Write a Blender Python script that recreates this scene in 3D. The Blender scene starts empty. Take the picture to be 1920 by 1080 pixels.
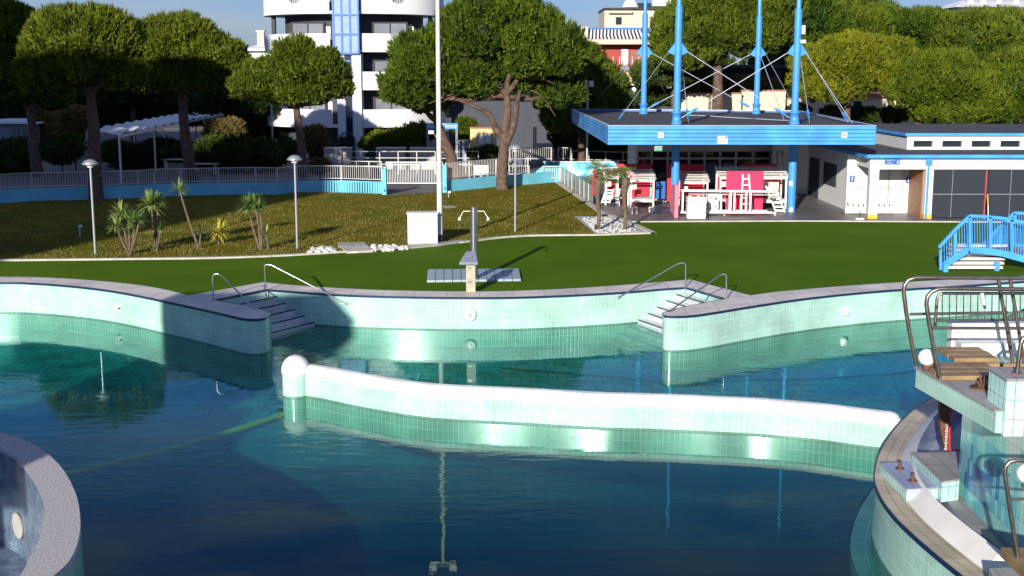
import bpy, bmesh, math, random
import numpy as np
from mathutils import Vector, Matrix
random.seed(7); RNG = np.random.default_rng(7)
SC = bpy.context.scene; COL = SC.collection
R = math.radians
# ------------------------------------------------------------------ camera model
H = 6.8; PT = R(9.9); F = 2320.0
FW = Vector((0, math.cos(PT), -math.sin(PT))); UP = Vector((0, math.sin(PT), math.cos(PT)))
def ray(x, y): return Vector((1, 0, 0))*((x-960)/F) + FW + UP*(-(y-540)/F)
def P(x, y, z=0.0):
    r = ray(x, y); t = (z-H)/r.z
    return Vector((r.x*t, r.y*t, z))
def V(x, y, Y):
    r = ray(x, y); t = Y/r.y
    return Vector((r.x*t, Y, H+r.z*t))
def XY(l, z=0.0): return [P(a, b, z).to_2d() for a, b in l]
cam = bpy.data.cameras.new('camera'); co = bpy.data.objects.new('camera', cam); COL.objects.link(co)
co.location = (0, 0, H); co.rotation_euler = (math.pi/2-PT, 0, 0)
cam.sensor_width = 36; cam.lens = 36*F/1920; cam.clip_end = 3000; SC.camera = co
# ------------------------------------------------------------------ materials
def NM(name):
    m = bpy.data.materials.new(name); m.use_nodes = True; nt = m.node_tree
    b = nt.nodes['Principled BSDF']; return m, nt, b
def lk(nt, a, b): nt.links.new(a, b)
def pmat(name, c, rough=.6, metal=0., var=.12, scale=3., bump=0., coords='Object', spec=.5, dirt=None):
    m, nt, b = NM(name); N = nt.nodes
    b.inputs['Roughness'].default_value = rough; b.inputs['Metallic'].default_value = metal
    b.inputs['Specular IOR Level'].default_value = spec
    tc = N.new('ShaderNodeTexCoord'); no = N.new('ShaderNodeTexNoise'); no.inputs['Scale'].default_value = scale
    no.inputs['Detail'].default_value = 6; lk(nt, tc.outputs[coords], no.inputs['Vector'])
    rp = N.new('ShaderNodeValToRGB'); e = rp.color_ramp.elements
    e[0].position = .3; e[1].position = .7
    d = dirt or tuple(max(0, v*(1-var)) for v in c)
    e[0].color = (*d, 1); e[1].color = (*[min(1, v*(1+var*.5)) for v in c], 1)
    lk(nt, no.outputs['Fac'], rp.inputs['Fac']); lk(nt, rp.outputs['Color'], b.inputs['Base Color'])
    if bump:
        n2 = N.new('ShaderNodeTexNoise'); n2.inputs['Scale'].default_value = scale*6; n2.inputs['Detail'].default_value = 4
        lk(nt, tc.outputs[coords], n2.inputs['Vector'])
        bp = N.new('ShaderNodeBump'); bp.inputs['Strength'].default_value = bump; bp.inputs['Distance'].default_value = .03
        lk(nt, n2.outputs['Fac'], bp.inputs['Height']); lk(nt, bp.outputs['Normal'], b.inputs['Normal'])
    return m
def tile(name, c1, c2, mort, bw=.125, rh=.25, ms=.008, off=0., rough=.18, var=.13):
    m, nt, b = NM(name); N = nt.nodes
    b.inputs['Roughness'].default_value = rough
    tc = N.new('ShaderNodeTexCoord'); br = N.new('ShaderNodeTexBrick'); br.offset = off
    br.inputs['Scale'].default_value = 1; br.inputs['Brick Width'].default_value = bw; br.inputs['Row Height'].default_value = rh
    br.inputs['Mortar Size'].default_value = ms; br.inputs['Color1'].default_value = (*c1, 1); br.inputs['Color2'].default_value = (*c2, 1)
    br.inputs['Mortar'].default_value = (*mort, 1); br.inputs['Mortar Smooth'].default_value = .3
    lk(nt, tc.outputs['UV'], br.inputs['Vector'])
    no = N.new('ShaderNodeTexNoise'); no.inputs['Scale'].default_value = .9; no.inputs['Detail'].default_value = 5
    lk(nt, tc.outputs['UV'], no.inputs['Vector'])
    mr = N.new('ShaderNodeMapRange'); mr.inputs[1].default_value = .3; mr.inputs[2].default_value = .7
    mr.inputs[3].default_value = 1-var*2; mr.inputs[4].default_value = 1+var
    lk(nt, no.outputs['Fac'], mr.inputs[0])
    mx = N.new('ShaderNodeVectorMath'); mx.operation = 'MULTIPLY'
    lk(nt, br.outputs['Color'], mx.inputs[0]); lk(nt, mr.outputs[0], mx.inputs[1]); lk(nt, mx.outputs[0], b.inputs['Base Color'])
    bp = N.new('ShaderNodeBump'); bp.inputs['Strength'].default_value = .35; bp.inputs['Distance'].default_value = .01; bp.invert = True
    lk(nt, br.outputs['Fac'], bp.inputs['Height']); lk(nt, bp.outputs['Normal'], b.inputs['Normal'])
    return m
def foliage(name, c, c2):
    m, nt, b = NM(name); N = nt.nodes
    b.inputs['Roughness'].default_value = .55; b.inputs['Specular IOR Level'].default_value = .25
    at = N.new('ShaderNodeAttribute'); at.attribute_name = 'tint'
    rp = N.new('ShaderNodeValToRGB'); e = rp.color_ramp.elements
    e[0].color = (*c, 1); e[1].color = (*c2, 1); lk(nt, at.outputs['Fac'], rp.inputs['Fac'])
    lk(nt, rp.outputs['Color'], b.inputs['Base Color'])
    oi = N.new('ShaderNodeObjectInfo'); hs = N.new('ShaderNodeHueSaturation'); mr = N.new('ShaderNodeMapRange'); mr.inputs[3].default_value = .475; mr.inputs[4].default_value = .52
    lk(nt, oi.outputs['Random'], mr.inputs[0]); lk(nt, mr.outputs[0], hs.inputs['Hue']); m2 = N.new('ShaderNodeMapRange'); m2.inputs[3].default_value = 1.2; m2.inputs[4].default_value = .78
    lk(nt, oi.outputs['Random'], m2.inputs[0]); lk(nt, m2.outputs[0], hs.inputs['Value']); lk(nt, rp.outputs['Color'], hs.inputs['Color']); rp = hs; lk(nt, rp.outputs['Color'], b.inputs['Base Color'])
    tr = N.new('ShaderNodeBsdfTranslucent'); lk(nt, rp.outputs['Color'], tr.inputs['Color'])
    mx = N.new('ShaderNodeMixShader'); mx.inputs[0].default_value = .22
    lk(nt, b.outputs[0], mx.inputs[1]); lk(nt, tr.outputs[0], mx.inputs[2]); lk(nt, mx.outputs[0], N['Material Output'].inputs[0])
    return m
def ground_mat(name, ca, cb, cc, s1=.6, s2=9., bump=.3, rough=.9):
    m, nt, b = NM(name); N = nt.nodes
    b.inputs['Roughness'].default_value = rough; b.inputs['Specular IOR Level'].default_value = .03
    tc = N.new('ShaderNodeTexCoord')
    a = N.new('ShaderNodeTexNoise'); a.inputs['Scale'].default_value = s1; a.inputs['Detail'].default_value = 7
    c = N.new('ShaderNodeTexNoise'); c.inputs['Scale'].default_value = s2; c.inputs['Detail'].default_value = 5
    mp = N.new('ShaderNodeMapping'); mp.inputs['Scale'].default_value = (1, .8, 1)
    lk(nt, tc.outputs['Object'], mp.inputs[0]); lk(nt, mp.outputs[0], a.inputs['Vector']); lk(nt, mp.outputs[0], c.inputs['Vector'])
    r1 = N.new('ShaderNodeValToRGB'); e = r1.color_ramp.elements; e[0].position = .38; e[1].position = .62
    e[0].color = (*ca, 1); e[1].color = (*cb, 1); lk(nt, a.outputs['Fac'], r1.inputs['Fac'])
    r2 = N.new('ShaderNodeValToRGB'); e = r2.color_ramp.elements; e[0].position = .45; e[1].position = .68
    e[0].color = (0, 0, 0, 1); e[1].color = (1, 1, 1, 1); lk(nt, c.outputs['Fac'], r2.inputs['Fac'])
    mx = N.new('ShaderNodeMixRGB'); mx.inputs[2].default_value = (*cc, 1)
    mu = N.new('ShaderNodeMath'); mu.operation = 'MULTIPLY'; mu.inputs[1].default_value = .55
    lk(nt, r2.outputs['Color'], mu.inputs[0]); lk(nt, mu.outputs[0], mx.inputs[0]); lk(nt, r1.outputs['Color'], mx.inputs[1])
    lk(nt, mx.outputs[0], b.inputs['Base Color'])
    bp = N.new('ShaderNodeBump'); bp.inputs['Strength'].default_value = bump; bp.inputs['Distance'].default_value = .05
    lk(nt, c.outputs['Fac'], bp.inputs['Height']); lk(nt, bp.outputs['Normal'], b.inputs['Normal'])
    return m
M = {}
M['white'] = pmat('white_paint', (.68, .68, .66), .5, var=.08, scale=1.2)
M['render'] = pmat('white_render', (.74, .73, .72), .8, var=.06, scale=.6, bump=.05)
M['cream'] = pmat('cream_render', (.62, .52, .4), .8, var=.12, scale=.5, bump=.1)
M['pinkwall'] = pmat('red_render', (.36, .06, .05), .8, var=.15, scale=.8)
M['grey_dark'] = pmat('dark_grey_render', (.055, .06, .075), .8, var=.15)
M['glass_dark'] = pmat('dark_glass', (.02, .028, .035), .06, var=.2, spec=.9)
M['glass_mid'] = pmat('curtained_glass', (.2, .21, .24), .1, var=.25, scale=.8, spec=.8)
M['stair_glass'] = pmat('blue_stair_glass', (.3, .42, .62), .12, var=.15, spec=.8)
M['blue'] = pmat('blue_frame_paint', (.03, .13, .5), .4)
M['sky_blue'] = pmat('sky_blue_paint', (.06, .33, .78), .45, var=.28, scale=1.1)
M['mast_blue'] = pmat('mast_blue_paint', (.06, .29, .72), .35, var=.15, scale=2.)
M['wall_blue'] = pmat('wall_blue_paint', (.16, .52, .66), .7, var=.15, scale=.9, bump=.08)
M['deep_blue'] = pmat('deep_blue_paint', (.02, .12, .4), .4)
M['steel'] = pmat('brushed_steel', (.5, .5, .5), .28, .95, var=.15, scale=8)
M['steel_warm'] = pmat('weathered_steel', (.34, .28, .23), .33, .9, var=.35, scale=6)
M['galv'] = pmat('galvanised_rail', (.5, .48, .45), .5, .3, var=.15)
M['cable'] = pmat('steel_cable', (.55, .6, .68), .4, .3)
M['pole'] = pmat('pole_paint', (.62, .6, .54), .5, var=.12, scale=2.)
M['lamp_metal'] = pmat('lamp_metal', (.42, .43, .44), .35, .5)
M['black'] = pmat('black_rubber', (.02, .02, .022), .7)
M['shutter'] = pmat('dark_mesh_shutter', (.012, .018, .03), .6, var=.3, scale=14)
M['roof'] = pmat('roof_felt', (.06, .06, .064), .9, var=.25, scale=.7, bump=.2)
M['concrete'] = pmat('concrete', (.42, .4, .36), .85, var=.2, scale=2., bump=.15)
M['kerb'] = pmat('kerb_stone', (.55, .5, .43), .85, var=.25, scale=3., bump=.15)
M['coping'] = tile('coping_stone', (.76, .66, .58), (.8, .7, .62), (.4, .35, .32), 1.0, .6, .012, rough=.6)
M['navy'] = pmat('navy_tile_edge', (.015, .03, .08), .3)
M['aqua'] = tile('aqua_wall_tile', (.37, .60, .50), (.41, .64, .54), (.60, .76, .68))
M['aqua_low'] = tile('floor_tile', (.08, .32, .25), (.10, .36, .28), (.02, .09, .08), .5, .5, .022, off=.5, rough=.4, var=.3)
M['deep_floor'] = tile('deep_floor_tile', (.004, .028, .030), (.005, .031, .033), (.004, .025, .027), .25, .25, .006, rough=.4)  # darkened tile for floor and lower walls, in place of light lost with depth
for i_, g_ in enumerate((.24, .165, .10, .055)): M['floor_band_%d' % i_] = tile('floor_tile_band_%d' % i_, (.24*g_, g_, .85*g_), (.26*g_, 1.06*g_, .9*g_), (.18*g_, .7*g_, .6*g_), .25, .25, .006, rough=.4)  # slope colours step darker, painting the light fading with depth
M['stripe'] = tile('navy_floor_tile', (.02, .09, .22), (.025, .1, .25), (.01, .04, .1), .5, .5, .02, off=.5)
M['aqua_dim'] = tile('underwater_dim_tile', (.065, .185, .125), (.085, .215, .15), (.2, .34, .27), rough=.4, var=.2)  # copy for below the waterline, darkened to imitate weak underwater light
M['step_dim'] = tile('underwater_dim_step', (.16, .27, .23), (.14, .25, .21), (.1, .16, .14), .25, .25, .006, var=.2)  # submerged step copy with the underwater dimness in its colour
M['white_tile'] = tile('white_cap_tile', (.8, .79, .77), (.76, .75, .74), (.5, .48, .48), .15, .15, .005)
M['step_tile'] = tile('pale_step_tile', (.62, .62, .62), (.58, .58, .6), (.35, .35, .36), .25, .25, .006)
M['grey_tile'] = tile('grey_floor_tile', (.33, .3, .29), (.37, .34, .33), (.2, .18, .18), .3, .6, .01, rough=.6)
M['tan_tile'] = tile('tan_coping_tile', (.52, .43, .30), (.62, .52, .37), (.32, .26, .18), .5, .16, .008, rough=.55, var=.2)
M['pale_band'] = pmat('pale_gutter', (.8, .75, .70), .6, var=.1, scale=2.)
M['lilac'] = tile('lilac_tile', (.36, .38, .5), (.4, .42, .55), (.25, .26, .32), .125, .25, .006)
M['aqua_big'] = tile('aqua_block_tile', (.48, .74, .68), (.5, .78, .7), (.08, .16, .16), .14, .25, .005)
M['speck'] = pmat('speckled_stone', (.62, .57, .54), .8, var=.55, scale=28, bump=.5)
M['wood'] = pmat('weathered_wood', (.3, .19, .09), .6, var=.35, scale=4)
M['white_wood'] = pmat('white_painted_wood', (.74, .71, .66), .6, var=.15, scale=5)
M['red'] = pmat('red_panel', (.62, .01, .035), .55, var=.12)
M['pinkred'] = pmat('pink_red_panel', (.78, .02, .1), .5, var=.08)
M['pink'] = pmat('pink_panel', (.72, .2, .26), .6, var=.2)
M['ivory'] = pmat('ivory_plastic', (.76, .72, .6), .45, var=.06)
M['door'] = pmat('brown_door', (.3, .13, .05), .5, var=.2)
M['yellow'] = pmat('yellow_paint', (.75, .42, .03), .6)
M['yellow_wall'] = pmat('yellow_kiosk', (.7, .52, .24), .7, var=.15)
M['green'] = pmat('exit_green', (.0, .3, .13), .5)
M['rust'] = pmat('rusty_iron', (.14, .06, .03), .8, var=.5, scale=10)
M['bark'] = pmat('pine_bark', (.13, .08, .055), .95, var=.55, scale=4, bump=.8)
M['palmbark'] = pmat('palm_bark', (.15, .11, .075), .95, var=.45, scale=9, bump=.6)
M['stone'] = pmat('pebble', (.6, .58, .54), .8, var=.3, scale=5)
M['slate'] = pmat('slate_blue_panel', (.2, .22, .28), .45, var=.15)
M['platform'] = pmat('shower_tray', (.36, .42, .47), .5, var=.1)
M['post_stone'] = pmat('beige_post', (.42, .38, .28), .6, var=.25, scale=4)
M['globe'] = pmat('globe_glass', (.82, .84, .8), .25, var=.05)
M['carpaint'] = pmat('silver_car_paint', (.22, .25, .29), .25, .6)
M['brickred'] = pmat('terracotta', (.35, .14, .09), .85, var=.25)
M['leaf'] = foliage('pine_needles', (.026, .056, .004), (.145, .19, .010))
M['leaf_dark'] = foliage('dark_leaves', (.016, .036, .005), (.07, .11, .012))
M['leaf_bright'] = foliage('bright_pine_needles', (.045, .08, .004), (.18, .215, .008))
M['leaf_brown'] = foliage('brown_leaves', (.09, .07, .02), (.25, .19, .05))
M['yucca'] = foliage('yucca_leaves', (.07, .14, .03), (.34, .44, .12))
M['yucca_y'] = foliage('variegated_leaves', (.25, .27, .03), (.7, .66, .1))
M['turf'] = ground_mat('artificial_turf', (.074, .142, .006), (.092, .165, .008), (.06, .12, .004), .25, 40, .1)
M['lawn'] = ground_mat('dry_lawn', (.105, .115, .005), (.19, .13, .012), (.26, .20, .03), .4, 5, .9)
M['street'] = ground_mat('street_paving', (.17, .155, .15), (.23, .21, .20), (.12, .11, .11), .5, 6, .1)
M['paving'] = tile('slab_paving', (.15, .135, .135), (.18, .165, .16), (.1, .09, .09), .8, .4, .012, off=.5, rough=.45)
M['gravel'] = ground_mat('white_gravel', (.45, .43, .41), (.62, .6, .57), (.2, .19, .18), 3, 24, 1.)
M['lane'] = pmat('yellow_rope', (.34, .32, .015), .5)
def awning_mat():
    m, nt, b = NM('striped_awning'); N = nt.nodes
    tc = N.new('ShaderNodeTexCoord'); w = N.new('ShaderNodeTexWave'); w.inputs['Scale'].default_value = 1.
    sp = N.new('ShaderNodeSeparateXYZ'); lk(nt, tc.outputs['UV'], sp.inputs[0])
    f = N.new('ShaderNodeMath'); f.operation = 'FRACT'; mm = N.new('ShaderNodeMath'); mm.operation = 'MULTIPLY'; mm.inputs[1].default_value = 1/.34
    lk(nt, sp.outputs[0], mm.inputs[0]); lk(nt, mm.outputs[0], f.inputs[0])
    g = N.new('ShaderNodeMath'); g.operation = 'GREATER_THAN'; g.inputs[1].default_value = .5; lk(nt, f.outputs[0], g.inputs[0])
    mx = N.new('ShaderNodeMixRGB'); mx.inputs[1].default_value = (.03, .03, .05, 1); mx.inputs[2].default_value = (.78, .72, .7, 1)
    lk(nt, g.outputs[0], mx.inputs[0]); lk(nt, mx.outputs[0], b.inputs['Base Color']); N.remove(w)
    return m
M['awning'] = awning_mat()
def mural_mat(name, cols, tw, th, ns, mort=True):
    m, nt, b = NM(name); N = nt.nodes; b.inputs['Roughness'].default_value = .2
    tc = N.new('ShaderNodeTexCoord')
    q = N.new('ShaderNodeVectorMath'); q.operation = 'SNAP'; q.inputs[1].default_value = (tw, th, 1); lk(nt, tc.outputs['UV'], q.inputs[0])
    no = N.new('ShaderNodeTexNoise'); no.inputs['Scale'].default_value = ns; no.inputs['Detail'].default_value = 3; lk(nt, q.outputs[0], no.inputs['Vector'])
    wn = N.new('ShaderNodeTexWhiteNoise'); lk(nt, q.outputs[0], wn.inputs['Vector'])
    ad = N.new('ShaderNodeMath'); ad.operation = 'MULTIPLY_ADD'; ad.inputs[1].default_value = .05; lk(nt, wn.outputs['Value'], ad.inputs[0]); lk(nt, no.outputs['Fac'], ad.inputs[2])
    rp = N.new('ShaderNodeValToRGB'); rp.color_ramp.interpolation = 'CONSTANT'; e = rp.color_ramp.elements
    while len(e) < len(cols): e.new(.5)
    for i, (p, c) in enumerate(cols): e[i].position = p; e[i].color = (*c, 1)
    lk(nt, ad.outputs[0], rp.inputs['Fac'])
    br = N.new('ShaderNodeTexBrick'); br.offset = 0; br.inputs['Scale'].default_value = 1; br.inputs['Brick Width'].default_value = tw; br.inputs['Row Height'].default_value = th
    br.inputs['Mortar Size'].default_value = .005; br.inputs['Color1'].default_value = (1, 1, 1, 1); br.inputs['Color2'].default_value = (.88, .88, .88, 1); br.inputs['Mortar'].default_value = (.45, .5, .5, 1)
    lk(nt, tc.outputs['UV'], br.inputs['Vector'])
    mx = N.new('ShaderNodeVectorMath'); mx.operation = 'MULTIPLY'; lk(nt, rp.outputs['Color'], mx.inputs[0]); lk(nt, br.outputs['Color'], mx.inputs[1])
    lk(nt, mx.outputs[0], b.inputs['Base Color']); return m
M['mural'] = mural_mat('mural_tile', [(0, (.05, .12, .3)), (.40, (.06, .2, .4)), (.43, (.15, .5, .56)), (.49, (.28, .62, .56)), (.55, (.42, .7, .62)), (.60, (.64, .64, .65))], .125, .25, .5)
M['blue_mosaic'] = mural_mat('blue_mosaic', [(0, (.11, .15, .22)), (.45, (.15, .2, .28)), (.55, (.19, .25, .34)), (.65, (.24, .32, .42))], .06, .06, 3.)
def cloudwall():
    m, nt, b = NM('sea_mural_paint'); N = nt.nodes; tc = N.new('ShaderNodeTexCoord')
    no = N.new('ShaderNodeTexNoise'); no.inputs['Scale'].default_value = .9; no.inputs['Detail'].default_value = 7; no.inputs['Distortion'].default_value = .8
    lk(nt, tc.outputs['Object'], no.inputs['Vector']); rp = N.new('ShaderNodeValToRGB'); e = rp.color_ramp.elements
    e[0].position = .38; e[0].color = (.02, .2, .36, 1); e[1].position = .66; e[1].color = (.45, .72, .78, 1); x = e.new(.5); x.color = (.06, .38, .52, 1)
    lk(nt, no.outputs['Fac'], rp.inputs['Fac']); lk(nt, rp.outputs['Color'], b.inputs['Base Color']); return m
M['seamural'] = cloudwall()
def frosted():
    m, nt, b = NM('frosted_glass'); N = nt.nodes
    b.inputs['Base Color'].default_value = (.5, .53, .5, 1); b.inputs['Roughness'].default_value = .3
    t = N.new('ShaderNodeBsdfTransparent'); t.inputs[0].default_value = (.8, .85, .82, 1)
    mx = N.new('ShaderNodeMixShader'); mx.inputs[0].default_value = .62; lk(nt, t.outputs[0], mx.inputs[1]); lk(nt, b.outputs[0], mx.inputs[2])
    lk(nt, mx.outputs[0], N['Material Output'].inputs[0]); return m
M['frosted'] = frosted()
def water_mat():
    m = bpy.data.materials.new('pool_water'); m.use_nodes = True; nt = m.node_tree; N = nt.nodes; N.remove(N['Principled BSDF'])
    out = N['Material Output']; tc = N.new('ShaderNodeTexCoord'); mp = N.new('ShaderNodeMapping'); mp.inputs['Scale'].default_value = (.9, 2.6, 1)
    mp.inputs['Rotation'].default_value = (0, 0, R(-12)); lk(nt, tc.outputs['Object'], mp.inputs[0])
    n1 = N.new('ShaderNodeTexNoise'); n1.inputs['Scale'].default_value = 1.3; n1.inputs['Detail'].default_value = 4; n1.inputs['Distortion'].default_value = .6
    lk(nt, mp.outputs[0], n1.inputs['Vector'])
    # breeze patches: ripples are stronger in places
    n2 = N.new('ShaderNodeTexNoise'); n2.inputs['Scale'].default_value = .16; n2.inputs['Detail'].default_value = 3; lk(nt, tc.outputs['Object'], n2.inputs['Vector'])
    mr = N.new('ShaderNodeMapRange'); mr.inputs[1].default_value = .42; mr.inputs[2].default_value = .62; mr.inputs[3].default_value = .08; mr.inputs[4].default_value = 1
    lk(nt, n2.outputs['Fac'], mr.inputs[0]); mu = N.new('ShaderNodeMath'); mu.operation = 'MULTIPLY'
    lk(nt, n1.outputs['Fac'], mu.inputs[0]); lk(nt, mr.outputs[0], mu.inputs[1])
    bp = N.new('ShaderNodeBump'); bp.inputs['Strength'].default_value = 1; bp.inputs['Distance'].default_value = .007; lk(nt, mu.outputs[0], bp.inputs['Height'])
    ge = N.new('ShaderNodeNewGeometry'); dt = N.new('ShaderNodeVectorMath'); dt.operation = 'DOT_PRODUCT'; lk(nt, bp.outputs['Normal'], dt.inputs[0]); lk(nt, ge.outputs['Incoming'], dt.inputs[1])
    def mth(op, a, b=None):
        q = N.new('ShaderNodeMath'); q.operation = op; q.use_clamp = op in ('SUBTRACT', 'MULTIPLY_ADD')
        for i, v in enumerate((a, b)):
            if v is None: continue
            if isinstance(v, (int, float)): q.inputs[i].default_value = v
            else: lk(nt, v, q.inputs[i])
        return q
    ab = mth('ABSOLUTE', dt.outputs['Value']); om = mth('SUBTRACT', 1.0, ab.outputs[0]); pw = mth('POWER', om.outputs[0], 5.0); fr = mth('MULTIPLY_ADD', pw.outputs[0], .98); fr.inputs[2].default_value = .02
    t = N.new('ShaderNodeBsdfTransparent'); t.inputs[0].default_value = (.9, .97, .97, 1)
    g = N.new('ShaderNodeBsdfGlossy'); g.inputs['Roughness'].default_value = .01; g.inputs['Color'].default_value = (.66, .93, .84, 1); lk(nt, bp.outputs['Normal'], g.inputs['Normal'])
    mx = N.new('ShaderNodeMixShader'); lk(nt, fr.outputs[0], mx.inputs[0]); lk(nt, t.outputs[0], mx.inputs[1]); lk(nt, g.outputs[0], mx.inputs[2])
    lk(nt, mx.outputs[0], out.inputs['Surface'])
    va = N.new('ShaderNodeVolumeAbsorption'); va.inputs['Color'].default_value = (.03, .78, .79, 1); va.inputs['Density'].default_value = .56
    lk(nt, va.outputs[0], out.inputs['Volume']); return m
M['water'] = water_mat()
# ------------------------------------------------------------------ mesh builder
class MB:
    def __init__(s): s.v = []; s.f = []; s.uv = []; s.mi = []; s.cur = 0; s.sm = []
    def add(s, vs, fs, uvs=None, smooth=False):
        b = len(s.v); s.v += [tuple(v) for v in vs]
        for i, f in enumerate(fs):
            s.f.append([b+k for k in f]); s.mi.append(s.cur); s.sm.append(smooth)
            if uvs: s.uv.append(uvs[i])
            else:
                p = [Vector(vs[k]) for k in f]; n = (p[1]-p[0]).cross(p[2]-p[0])
                if n.length < 1e-12: n = Vector((0, 0, 1))
                n.normalize()
                if abs(n.z) > .7: s.uv.append([(q[0], q[1]) for q in p])
                else:
                    t = Vector((-n.y, n.x, 0)); t.normalize(); s.uv.append([(q.dot(t), q.z) for q in p])
        return s
    def box(s, c, size, rz=0., tilt=0.):
        x, y, z = [k/2 for k in size]; m = Matrix.Rotation(rz, 3, 'Z') @ Matrix.Rotation(tilt, 3, 'X'); c = Vector(c)
        vs = [c+m@Vector((a, b, d)) for a in (-x, x) for b in (-y, y) for d in (-z, z)]
        return s.add(vs, [(0, 1, 3, 2), (4, 6, 7, 5), (0, 4, 5, 1), (2, 3, 7, 6), (0, 2, 6, 4), (1, 5, 7, 3)])
    def bx(s, x0, x1, y0, y1, z0, z1): return s.box(((x0+x1)/2, (y0+y1)/2, (z0+z1)/2), (x1-x0, y1-y0, z1-z0))
    def bar(s, p, q, w=.05, h=None):
        p = Vector(p); q = Vector(q); h = h or w; d = (q-p).normalized(); u = Vector((0, 0, 1)) if abs(d.z) < .9 else Vector((0, 1, 0))
        a = d.cross(u).normalized()*w/2; b = a.cross(d).normalized()*h/2
        vs = [p-a-b, p+a-b, p+a+b, p-a+b, q-a-b, q+a-b, q+a+b, q-a+b]
        return s.add(vs, [(0, 3, 2, 1), (4, 5, 6, 7), (0, 1, 5, 4), (1, 2, 6, 5), (2, 3, 7, 6), (3, 0, 4, 7)])
    def tube(s, path, r, n=8, cap=True):
        path = [Vector(p) for p in path]; rs = r if isinstance(r, (list, tuple)) else [r]*len(path)
        vs = []; prev = None; L = 0; ls = []
        for i, p in enumerate(path):
            d = (path[min(i+1, len(path)-1)]-path[max(i-1, 0)]).normalized()
            if prev is None: a = d.cross(Vector((0, 0, 1)) if abs(d.z) < .9 else Vector((1, 0, 0))).normalized()
            else: a = (prev-d*prev.dot(d)).normalized()
            prev = a; b = d.cross(a)
            for k in range(n):
                t = 2*math.pi*k/n; vs.append(p+(a*math.cos(t)+b*math.sin(t))*rs[i])
            if i: L += (p-path[i-1]).length
            ls.append(L)
        fs = []; uv = []
        for i in range(len(path)-1):
            for k in range(n):
                k2 = (k+1) % n; fs.append((i*n+k, i*n+k2, (i+1)*n+k2, (i+1)*n+k))
                c = 2*math.pi*rs[i]/n; uv.append([(k*c, ls[i]), ((k+1)*c, ls[i]), ((k+1)*c, ls[i+1]), (k*c, ls[i+1])])
        s.add(vs, fs, uv, True)
        if cap: s.add([vs[k] for k in range(n)], [tuple(range(n))[::-1]]); s.add(vs[-n:], [tuple(range(n))])
        return s
    def lathe(s, c, prof, n=20):
        c = Vector(c); vs = []; fs = []; uv = []
        for r, z in prof:
            for k in range(n): t = 2*math.pi*k/n; vs.append(c+Vector((r*math.cos(t), r*math.sin(t), z)))
        for i in range(len(prof)-1):
            for k in range(n):
                k2 = (k+1) % n; fs.append((i*n+k, i*n+k2, (i+1)*n+k2, (i+1)*n+k))
                w = 2*math.pi*max(prof[i][0], .1)/n; uv.append([(k*w, prof[i][1]), ((k+1)*w, prof[i][1]), ((k+1)*w, prof[i+1][1]), (k*w, prof[i+1][1])])
        return s.add(vs, fs, uv, True)
    def sphere(s, c, r, sz=1., n=16, m=9):
        return s.lathe(c, [(max(1e-4, r*math.sin(math.pi*i/m)), -r*sz*math.cos(math.pi*i/m)) for i in range(m+1)], n)
    def prism(s, poly, z0, z1, top=True, bot=True, side=True):
        n = len(poly)
        if sum(poly[i][0]*poly[(i+1) % n][1]-poly[(i+1) % n][0]*poly[i][1] for i in range(n)) < 0: poly = poly[::-1]
        lo = [(p[0], p[1], z0) for p in poly]; hi = [(p[0], p[1], z1) for p in poly]
        if top: s.add(hi, [tuple(range(n))])
        if bot: s.add(lo, [tuple(range(n))[::-1]])
        if side:
            L = 0
            for i in range(n):
                j = (i+1) % n; d = (Vector(hi[j])-Vector(hi[i])).length
                s.add([lo[i], lo[j], hi[j], hi[i]], [(0, 1, 2, 3)], [[(L, z0), (L+d, z0), (L+d, z1), (L, z1)]]); L += d
        return s
    def wall(s, path, z0, z1, smooth=True):
        L = 0; n = len(path); vs = []; fs = []; uv = []
        for i, p in enumerate(path): vs += [(p[0], p[1], z0), (p[0], p[1], z1)]
        for i in range(n-1):
            d = (Vector(path[i+1][:2])-Vector(path[i][:2])).length
            fs.append((2*i, 2*i+2, 2*i+3, 2*i+1)); uv.append([(L, z0), (L+d, z0), (L+d, z1), (L, z1)]); L += d
        return s.add(vs, fs, uv, smooth)
    def band(s, a, b, z, z2=None, smooth=False):
        z2 = z if z2 is None else z2; vs = []; fs = []; uv = []; L = 0; n = min(len(a), len(b))
        for i in range(n): vs += [(a[i][0], a[i][1], z), (b[i][0], b[i][1], z2)]
        for i in range(n-1):
            d = (Vector(a[i+1][:2])-Vector(a[i][:2])).length; w = (Vector(a[i][:2])-Vector(b[i][:2])).length; w2 = (Vector(a[i+1][:2])-Vector(b[i+1][:2])).length
            fs.append((2*i, 2*i+2, 2*i+3, 2*i+1)); uv.append([(L, 0), (L+d, 0), (L+d, w2), (L, w)]); L += d
        return s.add(vs, fs, uv, smooth)
    def torus(s, c, r, rt, nrm=(0, -1, 0), n=24, k=8):
        nrm = Vector(nrm).normalized(); a = nrm.cross(Vector((0, 0, 1))).normalized(); b = a.cross(nrm); c = Vector(c); vs = []; fs = []
        for i in range(n):
            t = 2*math.pi*i/n; d = a*math.cos(t)+b*math.sin(t)
            for j in range(k): u = 2*math.pi*j/k; vs.append(c+d*(r+rt*math.cos(u))+nrm*rt*math.sin(u))
        for i in range(n):
            for j in range(k): fs.append((i*k+j, ((i+1) % n)*k+j, ((i+1) % n)*k+(j+1) % k, i*k+(j+1) % k))
        return s.add(vs, fs, None, True)
    def disc(s, c, r, nrm, n=24, th=.02):
        nrm = Vector(nrm).normalized(); c = Vector(c); return s.tube([c, c+nrm*th], r, n)
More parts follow.
